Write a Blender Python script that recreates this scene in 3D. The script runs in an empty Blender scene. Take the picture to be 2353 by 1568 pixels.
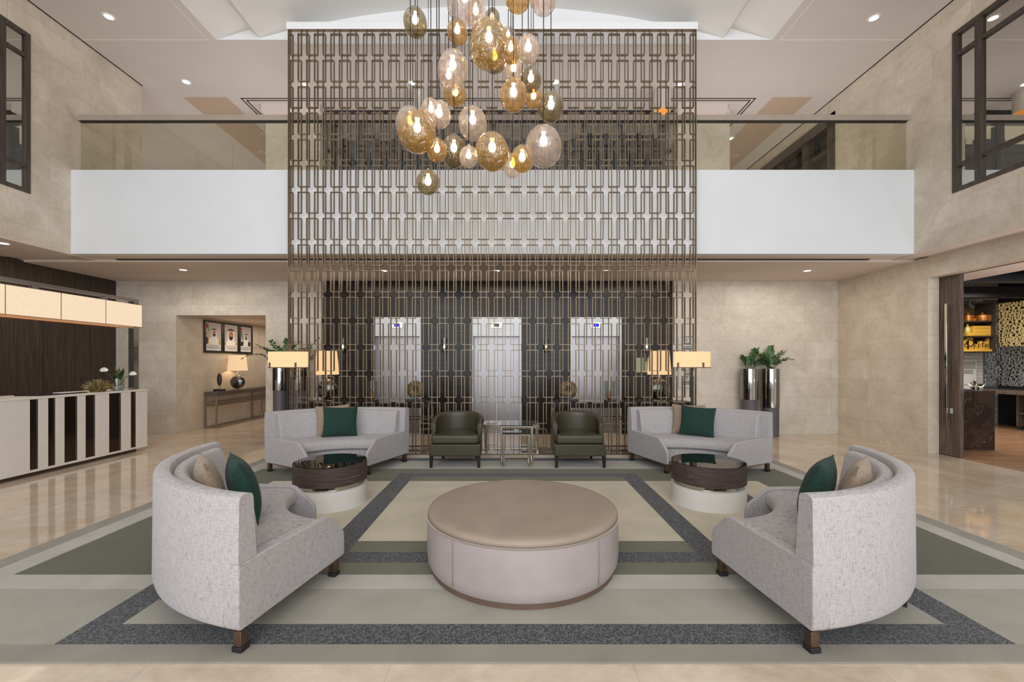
import bpy, bmesh, math, random
from math import sin, cos, pi, radians, sqrt, atan2
from mathutils import Vector, Matrix, Euler

random.seed(7)
S = bpy.context.scene
COL = S.collection
CX, CY, F, H = 1176.5, 834.0, 1005.0, 1.5      # camera model in pixels of the 2353 x 1568 frame


def P(px, py, Y):                               # a point of the place seen at a pixel, at depth Y
    return ((px - CX) / F * Y, Y, H - (py - CY) / F * Y)


def PX(px, Y):
    return (px - CX) / F * Y


def PZ(py, Y):
    return H - (py - CY) / F * Y


def G(px, py, z=0.0):                           # a point on the level z seen at a pixel
    Y = (H - z) * F / (py - CY)
    return ((px - CX) / F * Y, Y)


# ------------------------------------------------------------------ materials
def lin(c):
    def f(v):
        v = v / 255.0
        return v / 12.92 if v <= 0.04045 else ((v + 0.055) / 1.055) ** 2.4
    return (f(c[0]), f(c[1]), f(c[2]), 1.0)


class NT:
    def __init__(s, name):
        s.m = bpy.data.materials.new(name)
        s.m.use_nodes = True
        s.t = s.m.node_tree
        s.t.nodes.clear()
        s.out = s.t.nodes.new('ShaderNodeOutputMaterial')

    def n(s, typ, **kw):
        nd = s.t.nodes.new(typ)
        for k, v in kw.items():
            if k in nd.inputs.keys():
                nd.inputs[k].default_value = v
            else:
                setattr(nd, k, v)
        return nd

    def l(s, a, b):
        s.t.links.new(a, b)


def principled(nt, col=(200, 200, 200), rough=0.5, metal=0.0, spec=0.5, coat=0.0, emit=None, estr=0.0, sheen=0.0):
    p = nt.n('ShaderNodeBsdfPrincipled')
    p.inputs['Base Color'].default_value = lin(col)
    p.inputs['Roughness'].default_value = rough
    p.inputs['Metallic'].default_value = metal
    p.inputs['Specular IOR Level'].default_value = spec
    p.inputs['Coat Weight'].default_value = coat
    p.inputs['Coat Roughness'].default_value = 0.05
    p.inputs['Sheen Weight'].default_value = sheen
    if emit:
        p.inputs['Emission Color'].default_value = lin(emit)
        p.inputs['Emission Strength'].default_value = estr
    nt.l(p.outputs[0], nt.out.inputs[0])
    return p


def coords(nt, kind='Object', scale=(1, 1, 1), rot=(0, 0, 0)):
    if kind == 'World':
        src = nt.n('ShaderNodeNewGeometry').outputs['Position']
    else:
        src = nt.n('ShaderNodeTexCoord').outputs[kind]
    mp = nt.n('ShaderNodeMapping')
    mp.inputs['Scale'].default_value = scale
    mp.inputs['Rotation'].default_value = rot
    nt.l(src, mp.inputs[0])
    return mp.outputs[0]


def ramp(nt, fac, stops):
    r = nt.n('ShaderNodeValToRGB')
    el = r.color_ramp.elements
    while len(el) < len(stops):
        el.new(0.5)
    for e, (p, c) in zip(el, stops):
        e.position = p
        e.color = lin(c)
    nt.l(fac, r.inputs[0])
    return r.outputs[0]


def mixc(nt, fac, a, b, mode='MIX'):
    m = nt.n('ShaderNodeMix', data_type='RGBA', blend_type=mode)
    if isinstance(fac, float):
        m.inputs[0].default_value = fac
    else:
        nt.l(fac, m.inputs[0])
    for i, v in ((6, a), (7, b)):
        if isinstance(v, tuple):
            m.inputs[i].default_value = lin(v) if len(v) == 3 else v
        else:
            nt.l(v, m.inputs[i])
    return m.outputs[2]


def bump(nt, p, height, strength=0.2, dist=0.01):
    b = nt.n('ShaderNodeBump')
    b.inputs['Strength'].default_value = strength
    b.inputs['Distance'].default_value = dist
    nt.l(height, b.inputs['Height'])
    nt.l(b.outputs[0], p.inputs['Normal'])


def plain(name, col, rough=0.5, metal=0.0, spec=0.5, coat=0.0, emit=None, estr=0.0, vary=0.04, vscale=6.0):
    nt = NT(name)
    p = principled(nt, col, rough, metal, spec, coat, emit, estr)
    if vary:
        tx = nt.n('ShaderNodeTexNoise')
        tx.inputs['Scale'].default_value = vscale
        tx.inputs['Detail'].default_value = 4
        nt.l(coords(nt), tx.inputs['Vector'])
        a = tuple(max(0, c * (1 - vary)) for c in col)
        b = tuple(min(255, c * (1 + vary)) for c in col)
        nt.l(ramp(nt, tx.outputs[0], [(0.3, a), (0.7, b)]), p.inputs['Base Color'])
    return nt.m


def stone(name, plane, base, dark, light, bw=1.12, bh=0.39, rough=0.35, spec=0.4, joint=0.84):
    """cream stone slabs in running bond; plane 'xz' or 'yz' (walls) or 'xy' (floor)"""
    nt = NT(name)
    p = principled(nt, base, rough, 0, spec)
    geo = nt.n('ShaderNodeNewGeometry').outputs['Position']
    sep = nt.n('ShaderNodeSeparateXYZ')
    nt.l(geo, sep.inputs[0])
    cmb = nt.n('ShaderNodeCombineXYZ')
    nt.l(sep.outputs['X' if plane[0] == 'x' else 'Y'], cmb.inputs[0])
    nt.l(sep.outputs['Z' if plane[1] == 'z' else 'Y'], cmb.inputs[1])
    br = nt.n('ShaderNodeTexBrick')
    br.inputs['Scale'].default_value = 1.0
    br.inputs['Brick Width'].default_value = bw
    br.inputs['Row Height'].default_value = bh
    br.inputs['Mortar Size'].default_value = 0.0022
    br.inputs['Mortar Smooth'].default_value = 0.1
    br.inputs['Color1'].default_value = (0.0, 0.0, 0.0, 1)
    br.inputs['Color2'].default_value = (1, 1, 1, 1)
    br.inputs['Mortar'].default_value = (0.5, 0.5, 0.5, 1)
    nt.l(cmb.outputs[0], br.inputs['Vector'])
    n1 = nt.n('ShaderNodeTexNoise')
    n1.inputs['Scale'].default_value = 1.7
    n1.inputs['Detail'].default_value = 9
    n1.inputs['Roughness'].default_value = 0.66
    n1.inputs['Distortion'].default_value = 0.6
    nt.l(geo, n1.inputs['Vector'])
    n2 = nt.n('ShaderNodeTexNoise')
    n2.inputs['Scale'].default_value = 14
    n2.inputs['Detail'].default_value = 6
    n2.inputs['Roughness'].default_value = 0.7
    nt.l(geo, n2.inputs['Vector'])
    c = ramp(nt, n1.outputs[0], [(0.32, tuple(v * 0.95 for v in dark)), (0.5, base), (0.66, tuple(min(255, v * 1.03) for v in light))])
    c2 = ramp(nt, n2.outputs[0], [(0.35, tuple(v * 0.90 for v in base)), (0.56, base), (0.72, light)])
    c = mixc(nt, 0.4, c, c2)
    tint = ramp(nt, br.outputs[0], [(0.0, (247, 245, 242)), (1.0, (255, 255, 255))])
    c = mixc(nt, 1.0, c, tint, 'MULTIPLY')
    j = int(255 * joint)
    c = mixc(nt, br.outputs['Fac'], c, mixc(nt, 1.0, c, (j, j, j), 'MULTIPLY'))
    nt.l(c, p.inputs['Base Color'])
    return nt.m


def wood(name, base, dark, light, axis='z', rough=0.45, spec=0.4, scale=1.0, contrast=(0.35, 0.5, 0.68)):
    nt = NT(name)
    p = principled(nt, base, rough, 0, spec)
    sc = {'x': (1.0, 22, 22), 'y': (22, 1.0, 22), 'z': (22, 22, 1.0)}[axis]
    v = coords(nt, 'World', tuple(s * scale for s in sc))
    n = nt.n('ShaderNodeTexNoise')
    n.inputs['Scale'].default_value = 1.6
    n.inputs['Detail'].default_value = 7
    n.inputs['Roughness'].default_value = 0.65
    n.inputs['Distortion'].default_value = 0.5
    nt.l(v, n.inputs['Vector'])
    nt.l(ramp(nt, n.outputs[0], [(contrast[0], dark), (contrast[1], base), (contrast[2], light)]), p.inputs['Base Color'])
    bump(nt, p, n.outputs[0], 0.15, 0.004)
    return nt.m


def fabric(name, base, dark, light, fine=190.0, rough=0.95, strength=0.35, sheen=0.15):
    nt = NT(name)
    p = principled(nt, base, rough, 0, 0.2, sheen=sheen)
    hs = []
    for sc in ((fine, fine, fine * 0.09), (fine * 0.12, fine * 0.12, fine * 1.2)):
        n = nt.n('ShaderNodeTexNoise')
        n.inputs['Scale'].default_value = 1.0
        n.inputs['Detail'].default_value = 3
        nt.l(coords(nt, 'Object', sc), n.inputs['Vector'])
        hs.append(n.outputs[0])
    m = nt.n('ShaderNodeMath', operation='ADD')
    nt.l(hs[0], m.inputs[0])
    nt.l(hs[1], m.inputs[1])
    h = nt.n('ShaderNodeMath', operation='MULTIPLY')
    nt.l(m.outputs[0], h.inputs[0])
    h.inputs[1].default_value = 0.5
    nt.l(ramp(nt, h.outputs[0], [(0.34, dark), (0.47, base), (0.66, light)]), p.inputs['Base Color'])
    bump(nt, p, h.outputs[0], strength, 0.003)
    return nt.m


def pile(name, base, dark, light, scale=260.0, blot=0.5):
    nt = NT(name)
    p = principled(nt, base, 1.0, 0, 0.1, sheen=0.2)
    n = nt.n('ShaderNodeTexNoise')
    n.inputs['Scale'].default_value = scale
    n.inputs['Detail'].default_value = 2
    v = coords(nt, 'World')
    nt.l(v, n.inputs['Vector'])
    n2 = nt.n('ShaderNodeTexNoise')
    n2.inputs['Scale'].default_value = 3.0
    n2.inputs['Detail'].default_value = 5
    nt.l(v, n2.inputs['Vector'])
    c = ramp(nt, n.outputs[0], [(0.36, dark), (0.5, base), (0.66, light)])
    c2 = ramp(nt, n2.outputs[0], [(0.3, tuple(x * 0.9 for x in base)), (0.7, tuple(min(255, x * 1.08) for x in base))])
    nt.l(mixc(nt, blot, c, c2), p.inputs['Base Color'])
    bump(nt, p, n.outputs[0], 0.5, 0.006)
    return nt.m


def leather(name, base, rough=0.38, spec=0.45, vary=0.06):
    nt = NT(name)
    p = principled(nt, base, rough, 0, spec)
    v = nt.n('ShaderNodeTexVoronoi')
    v.inputs['Scale'].default_value = 260
    nt.l(coords(nt), v.inputs['Vector'])
    bump(nt, p, v.outputs['Distance'], 0.12, 0.002)
    n = nt.n('ShaderNodeTexNoise')
    n.inputs['Scale'].default_value = 5
    n.inputs['Detail'].default_value = 5
    nt.l(coords(nt), n.inputs['Vector'])
    nt.l(ramp(nt, n.outputs[0], [(0.3, tuple(c * (1 - vary) for c in base)), (0.7, tuple(min(255, c * (1 + vary)) for c in base))]), p.inputs['Base Color'])
    return nt.m


def glow(name, col, strength, base=(240, 220, 190), weave=True):
    """lit fabric lamp shade"""
    nt = NT(name)
    p = principled(nt, tuple(v * 0.62 for v in base), 0.9, 0, 0.1, emit=col, estr=strength)
    if weave:
        n = nt.n('ShaderNodeTexNoise')
        n.inputs['Scale'].default_value = 1.0
        n.inputs['Detail'].default_value = 2
        nt.l(coords(nt, 'Object', (150, 150, 12)), n.inputs['Vector'])
        nt.l(ramp(nt, n.outputs[0], [(0.3, tuple(c * 0.93 for c in col)), (0.7, col)]), p.inputs['Emission Color'])
    return nt.m


def emission(name, col, strength):
    nt = NT(name)
    e = nt.n('ShaderNodeEmission')
    e.inputs[0].default_value = lin(col)
    e.inputs[1].default_value = strength
    nt.l(e.outputs[0], nt.out.inputs[0])
    return nt.m


def clear_glass(name, tint, gloss=0.0, rough=0.01, ripple=0.0, rscale=9.0, milk=0.0, milkcol=None, ior=1.5):
    """thin-walled glass: tinted see-through with fresnel reflection, ripples and some milkiness"""
    nt = NT(name)
    tr = nt.n('ShaderNodeBsdfTransparent')
    tr.inputs[0].default_value = lin(tint)
    gl = nt.n('ShaderNodeBsdfGlossy')
    gl.inputs['Roughness'].default_value = rough
    gl.inputs[0].default_value = (1, 1, 1, 1)
    fr = nt.n('ShaderNodeFresnel')
    fr.inputs[0].default_value = ior
    fac = fr.outputs[0]
    if gloss:
        ad = nt.n('ShaderNodeMath', operation='ADD', use_clamp=True)
        nt.l(fac, ad.inputs[0])
        ad.inputs[1].default_value = gloss
        fac = ad.outputs[0]
    bf = nt.n('ShaderNodeNewGeometry').outputs['Backfacing']
    inv = nt.n('ShaderNodeMath', operation='SUBTRACT')
    inv.inputs[0].default_value = 1.0
    nt.l(bf, inv.inputs[1])
    mu = nt.n('ShaderNodeMath', operation='MULTIPLY')
    nt.l(fac, mu.inputs[0])
    nt.l(inv.outputs[0], mu.inputs[1])
    fac = mu.outputs[0]
    body = tr.outputs[0]
    if ripple:
        n = nt.n('ShaderNodeTexNoise')
        n.inputs['Scale'].default_value = rscale
        n.inputs['Detail'].default_value = 3
        n.inputs['Distortion'].default_value = 1.6
        nt.l(coords(nt), n.inputs['Vector'])
        b = nt.n('ShaderNodeBump')
        b.inputs['Strength'].default_value = ripple
        b.inputs['Distance'].default_value = 0.03
        nt.l(n.outputs[0], b.inputs['Height'])
        nt.l(b.outputs[0], gl.inputs['Normal'])
        nt.l(b.outputs[0], fr.inputs['Normal'])
        tv = ramp(nt, n.outputs[0], [(0.34, tuple(c * (1 - 0.34 * min(1, ripple)) for c in tint)), (0.6, tint)])
        nt.l(tv, tr.inputs[0])
    if milk:
        ts = nt.n('ShaderNodeBsdfTranslucent')
        ts.inputs[0].default_value = lin(milkcol or tint)
        df = nt.n('ShaderNodeBsdfDiffuse')
        df.inputs[0].default_value = lin(milkcol or tint)
        mm = nt.n('ShaderNodeMixShader')
        mm.inputs[0].default_value = 0.5
        nt.l(ts.outputs[0], mm.inputs[1])
        nt.l(df.outputs[0], mm.inputs[2])
        mx0 = nt.n('ShaderNodeMixShader')
        mx0.inputs[0].default_value = milk
        nt.l(body, mx0.inputs[1])
        nt.l(mm.outputs[0], mx0.inputs[2])
        body = mx0.outputs[0]
    mx = nt.n('ShaderNodeMixShader')
    nt.l(fac, mx.inputs[0])
    nt.l(body, mx.inputs[1])
    nt.l(gl.outputs[0], mx.inputs[2])
    nt.l(mx.outputs[0], nt.out.inputs[0])
    return nt.m


def brushed(name, col, rough=0.28, axis='z'):
    nt = NT(name)
    p = principled(nt, col, rough, 1.0)
    sc = {'x': (2, 300, 300), 'z': (300, 300, 2)}[axis]
    n = nt.n('ShaderNodeTexNoise')
    n.inputs['Scale'].default_value = 1.0
    nt.l(coords(nt, 'World', sc), n.inputs['Vector'])
    bump(nt, p, n.outputs[0], 0.06, 0.002)
    return nt.m


def veined(name, base, vein, rough=0.12):
    nt = NT(name)
    p = principled(nt, base, rough, 0, 0.5)
    v = coords(nt, 'World')
    n = nt.n('ShaderNodeTexNoise')
    n.inputs['Scale'].default_value = 2.6
    n.inputs['Detail'].default_value = 7
    n.inputs['Roughness'].default_value = 0.55
    n.inputs['Distortion'].default_value = 0.9
    nt.l(v, n.inputs['Vector'])
    c = ramp(nt, n.outputs[0], [(0.40, base), (0.496, base), (0.5, vein), (0.504, base), (0.62, tuple(x * 1.35 for x in base))])
    nt.l(c, p.inputs['Base Color'])
    return nt.m


def drum_wood():
    nt = NT('smoked_oak_drum')
    p = principled(nt, (72, 60, 56), 0.5, 0, 0.3)
    n = nt.n('ShaderNodeTexNoise')
    n.inputs['Scale'].default_value = 1.0
    n.inputs['Detail'].default_value = 6
    n.inputs['Roughness'].default_value = 0.7
    n.inputs['Distortion'].default_value = 0.8
    nt.l(coords(nt, 'Object', (5, 5, 75)), n.inputs['Vector'])
    nt.l(ramp(nt, n.outputs[0], [(0.3, (52, 44, 41)), (0.5, (74, 62, 58)), (0.62, (88, 76, 72)), (0.7, (128, 116, 114))]), p.inputs['Base Color'])
    return nt.m


M = {}
M['stone_y'] = stone('cream_stone_side', 'yz', (212, 200, 184), (200, 187, 168), (224, 214, 201))
M['stone_x'] = stone('cream_stone_back', 'xz', (211, 203, 191), (199, 189, 174), (223, 216, 206))
M['floor'] = stone('polished_marble_floor', 'xy', (210, 193, 174), (196, 174, 150), (222, 208, 192), bw=1.2, bh=0.8, rough=0.07, spec=0.6, joint=0.9)
M['ceiling'] = plain('ceiling_paint', (208, 200, 195), 0.9, spec=0.1, vary=0.012, vscale=1.2)
M['vault'] = plain('vault_paint', (222, 220, 217), 0.9, spec=0.1, vary=0.01, vscale=1.0)
M['white'] = plain('white_plaster', (230, 232, 234), 0.85, spec=0.15, vary=0.01, vscale=1.5)
M['soffit'] = plain('soffit_paint', (220, 207, 199), 0.9, spec=0.1, vary=0.012, vscale=1.2)
M['access'] = plain('access_panel_paint', (190, 168, 148), 0.9, spec=0.1, vary=0.01)
M['slot'] = plain('slot_black', (38, 34, 32), 0.8, vary=0)
M['darkwood'] = wood('dark_oak_panel', (58, 49, 43), (45, 38, 33), (78, 66, 57), 'z')
M['darkwood_x'] = wood('dark_veneer_horizontal', (38, 33, 30), (26, 23, 21), (60, 53, 48), 'x', rough=0.22, spec=0.25)
M['leafwood'] = wood('door_oak', (92, 78, 68), (70, 59, 51), (124, 108, 96), 'z', 0.5)
M['drumwood'] = drum_wood()
M['shopfloor'] = wood('shop_floor_boards', (164, 125, 95), (136, 100, 73), (190, 152, 120), 'x', 0.18, 0.5, scale=0.6)
M['frame_dark'] = wood('bronze_window_frame', (72, 63, 56), (58, 50, 44), (88, 78, 70), 'z', 0.4)
M['sofa'] = fabric('oatmeal_weave', (172, 168, 169), (128, 124, 126), (187, 183, 185), 300.0, strength=0.25)
M['green'] = fabric('teal_green_weave', (34, 60, 53), (26, 47, 41), (45, 74, 65), 260, strength=0.2, sheen=0.05)
M['brown'] = fabric('taupe_weave', (150, 131, 112), (128, 110, 93), (170, 152, 133), 230, strength=0.25)
M['bronze'] = plain('bronze_metal', (104, 84, 68), 0.4, 0.7, vary=0.1, vscale=20)
M['black'] = plain('black_lacquer', (26, 25, 25), 0.35, vary=0.05)
M['blackfoot'] = plain('black_rubber', (30, 29, 28), 0.6, vary=0)
M['blackglass'] = plain('black_glass', (9, 9, 9), 0.02, 0, 0.45, vary=0)
M['olive_leather'] = leather('olive_leather', (66, 62, 48), 0.36)
M['taupe_leather'] = leather('taupe_leather', (164, 154, 152), 0.42, 0.4, 0.025)
M['taupe_leather_top'] = leather('taupe_leather_top', (152, 137, 123), 0.48, 0.35, 0.035)
M['nail'] = plain('nail_brass', (172, 156, 128), 0.25, 1.0, vary=0)
M['plinth'] = plain('brown_plinth', (98, 78, 66), 0.5, vary=0.05)
M['chrome'] = plain('polished_nickel', (205, 196, 184), 0.06, 1.0, vary=0)
M['smokechrome'] = plain('smoked_mirror_metal', (152, 147, 141), 0.05, 1.0, vary=0)
M['champagne'] = plain('champagne_metal', (192, 184, 172), 0.24, 1.0, vary=0.03)
M['lattice'] = plain('bronze_lattice', (126, 110, 90), 0.42, 0.6, vary=0.05, vscale=3)
M['steel'] = brushed('brushed_steel', (156, 153, 155), 0.36)
M['steelpanel'] = plain('steel_header', (190, 193, 196), 0.4, 0.5, vary=0.02)
M['potgrey'] = plain('grey_pot', (88, 82, 88), 0.5, vary=0.03)
M['tablewhite'] = plain('white_lacquer', (222, 219, 215), 0.3, vary=0.01)
M['whitepanel'] = plain('white_desk_lacquer', (226, 222, 216), 0.4, vary=0.01)
M['darkmirror'] = plain('bronze_mirror', (70, 60, 52), 0.06, 0.75, vary=0)
M['bronzestrip'] = plain('bronze_strip', (150, 136, 120), 0.25, 0.9, vary=0)
M['shade'] = glow('warm_shade', (253, 204, 146), 0.95)
M['shade_desk'] = glow('cream_canopy_shade', (252, 226, 194), 0.86)
M['shade_niche'] = glow('cream_shade', (250, 208, 160), 0.84)
M['orange_in'] = emission('shade_underside', (245, 160, 80), 1.0)
M['downlight'] = emission('downlight_lens', (255, 244, 225), 6.0)
M['bulb'] = emission('filament_glow', (255, 214, 150), 14.0)


def soft_bulb():
    """filament bulb with its glow halo built in: bright core that fades at the rim"""
    nt = NT('halo_bulb')
    e = nt.n('ShaderNodeEmission')
    e.inputs[0].default_value = lin((255, 226, 178))
    e.inputs[1].default_value = 24.0
    tr = nt.n('ShaderNodeBsdfTransparent')
    lw = nt.n('ShaderNodeLayerWeight')
    lw.inputs[0].default_value = 0.5
    pw = nt.n('ShaderNodeMath', operation='POWER')
    inv = nt.n('ShaderNodeMath', operation='SUBTRACT')
    inv.inputs[0].default_value = 1.0
    nt.l(lw.outputs['Facing'], inv.inputs[1])
    nt.l(inv.outputs[0], pw.inputs[0])
    pw.inputs[1].default_value = 1.5
    mx = nt.n('ShaderNodeMixShader')
    nt.l(pw.outputs[0], mx.inputs[0])
    nt.l(tr.outputs[0], mx.inputs[1])
    nt.l(e.outputs[0], mx.inputs[2])
    nt.l(mx.outputs[0], nt.out.inputs[0])
    return nt.m


M['bulb'] = soft_bulb()
M['flame'] = emission('sconce_flame', (255, 214, 150), 9.0)
M['screen_blue'] = emission('display_blue', (60, 60, 250), 1.2)
M['cable'] = plain('black_cable', (24, 23, 23), 0.6, vary=0)
M['railglass'] = clear_glass('rail_glass', (240, 240, 232), 0.03)
M['paneglass'] = plain('mirror_pane', (196, 194, 188), 0.015, 1.0, vary=0)
M['globe_clear'] = clear_glass('blown_glass_clear', (246, 240, 239), 0.06, 0.04, 0.5, 10, 0.2, (240, 226, 220))
M['globe_gold'] = clear_glass('blown_glass_gold', (234, 212, 150), 0.10, 0.03, 1.0, 13, 0.2, (226, 188, 104))
M['globe_smoke'] = clear_glass('blown_glass_smoke', (206, 198, 172), 0.10, 0.03, 0.6, 11, 0.13, (172, 152, 108))
M['globe_amber'] = clear_glass('blown_glass_amber', (232, 212, 174), 0.08, 0.03, 0.6, 11, 0.18, (226, 188, 124))
M['vaseglass'] = clear_glass('vase_glass', (236, 240, 238), 0.04)
M['smokeglass'] = plain('smoked_lamp_glass', (22, 20, 18), 0.04, 0.0, 0.8, coat=1.0, vary=0)
M['leaf'] = plain('waxy_leaf', (40, 78, 32), 0.35, vary=0.4, vscale=9)
M['stem'] = plain('green_stem', (70, 96, 48), 0.5, vary=0.1)
M['petal'] = plain('white_spathe', (238, 236, 226), 0.4, vary=0.02)
M['moss'] = plain('dried_moss', (116, 100, 52), 0.9, vary=0.35, vscale=30)
M['twig'] = plain('pale_twig', (186, 170, 142), 0.9, vary=0.1)
M['wax'] = plain('candle_wax', (190, 110, 60), 0.5, vary=0.05)
M['marble'] = veined('brown_veined_marble', (58, 47, 42), (150, 132, 112))
M['shopdark'] = plain('shop_dark_paint', (34, 33, 35), 0.7, vary=0.05)
M['shelfdark'] = plain('shelf_dark', (52, 46, 42), 0.5, vary=0.05)
M['led'] = emission('led_strip', (255, 196, 60), 5.0)
M['copper'] = plain('copper_pot', (196, 128, 62), 0.3, 0.7, vary=0.1)
M['crate'] = wood('yellow_crate_wood', (214, 166, 60), (190, 140, 40), (232, 190, 90), 'x', 0.5)
M['yellowish'] = plain('bottle_yellow', (206, 196, 120), 0.3, vary=0.05)
M['lettergold'] = plain('letter_gold', (220, 200, 152), 0.4, 0.2, vary=0.05, emit=(206, 176, 110), estr=0.25)  # letters given a faint glow of their own, they are no lamp
M['lettersilver'] = plain('letter_silver', (190, 190, 192), 0.25, 0.7, vary=0.05)
M['ink'] = plain('printed_ink', (36, 34, 36), 0.7, vary=0)
M['paper'] = plain('paper_white', (226, 224, 222), 0.6, vary=0.01)
M['greenpaper'] = plain('paper_pale_green', (176, 190, 160), 0.6, vary=0.01)
M['signglass'] = plain('frosted_sign_glass', (190, 198, 192), 0.2, vary=0.01)
M['urchin'] = None
M['porcelain'] = plain('off_white_ceramic', (214, 208, 200), 0.4, vary=0.02)


def urchin_mat():
    nt = NT('gilded_urchin')
    p = principled(nt, (140, 118, 82), 0.45, 0.3)
    v = nt.n('ShaderNodeTexVoronoi')
    v.inputs['Scale'].default_value = 55
    nt.l(coords(nt), v.inputs['Vector'])
    nt.l(ramp(nt, v.outputs['Distance'], [(0.1, (196, 172, 122)), (0.5, (96, 78, 52))]), p.inputs['Base Color'])
    bump(nt, p, v.outputs['Distance'], -0.8, 0.02)
    return nt.m


M['urchin'] = urchin_mat()


def brick_mat():
    nt = NT('white_glazed_brick')
    p = principled(nt, (214, 212, 208), 0.35)
    br = nt.n('ShaderNodeTexBrick')
    br.inputs['Scale'].default_value = 1.0
    br.inputs['Brick Width'].default_value = 0.24
    br.inputs['Row Height'].default_value = 0.08
    br.inputs['Mortar Size'].default_value = 0.006
    br.inputs['Color1'].default_value = lin((218, 216, 212))
    br.inputs['Color2'].default_value = lin((202, 200, 196))
    br.inputs['Mortar'].default_value = lin((160, 158, 154))
    nt.l(coords(nt, 'World', (1, 1, 1), (radians(-90), 0, 0)), br.inputs['Vector'])
    nt.l(br.outputs[0], p.inputs['Base Color'])
    return nt.m


M['brick'] = brick_mat()
M['c_cream'] = pile('rug_cream', (196, 187, 166), (180, 170, 148), (208, 200, 182))
M['c_grey'] = pile('rug_sage_grey', (157, 153, 141), (143, 139, 127), (171, 167, 155))
M['c_light'] = pile('rug_pale_grey', (176, 172, 164), (162, 158, 150), (188, 184, 176))
M['c_olive'] = pile('rug_olive', (102, 103, 82), (88, 89, 70), (116, 117, 96))
M['c_dkolive'] = pile('rug_dark_olive', (86, 85, 67), (75, 74, 57), (98, 97, 79))
M['c_char'] = pile('rug_charcoal', (64, 65, 67), (34, 35, 38), (116, 117, 119), 120, 0.1)
M['c_border'] = pile('rug_border_taupe', (139, 134, 123), (127, 122, 111), (151, 146, 135))


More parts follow.
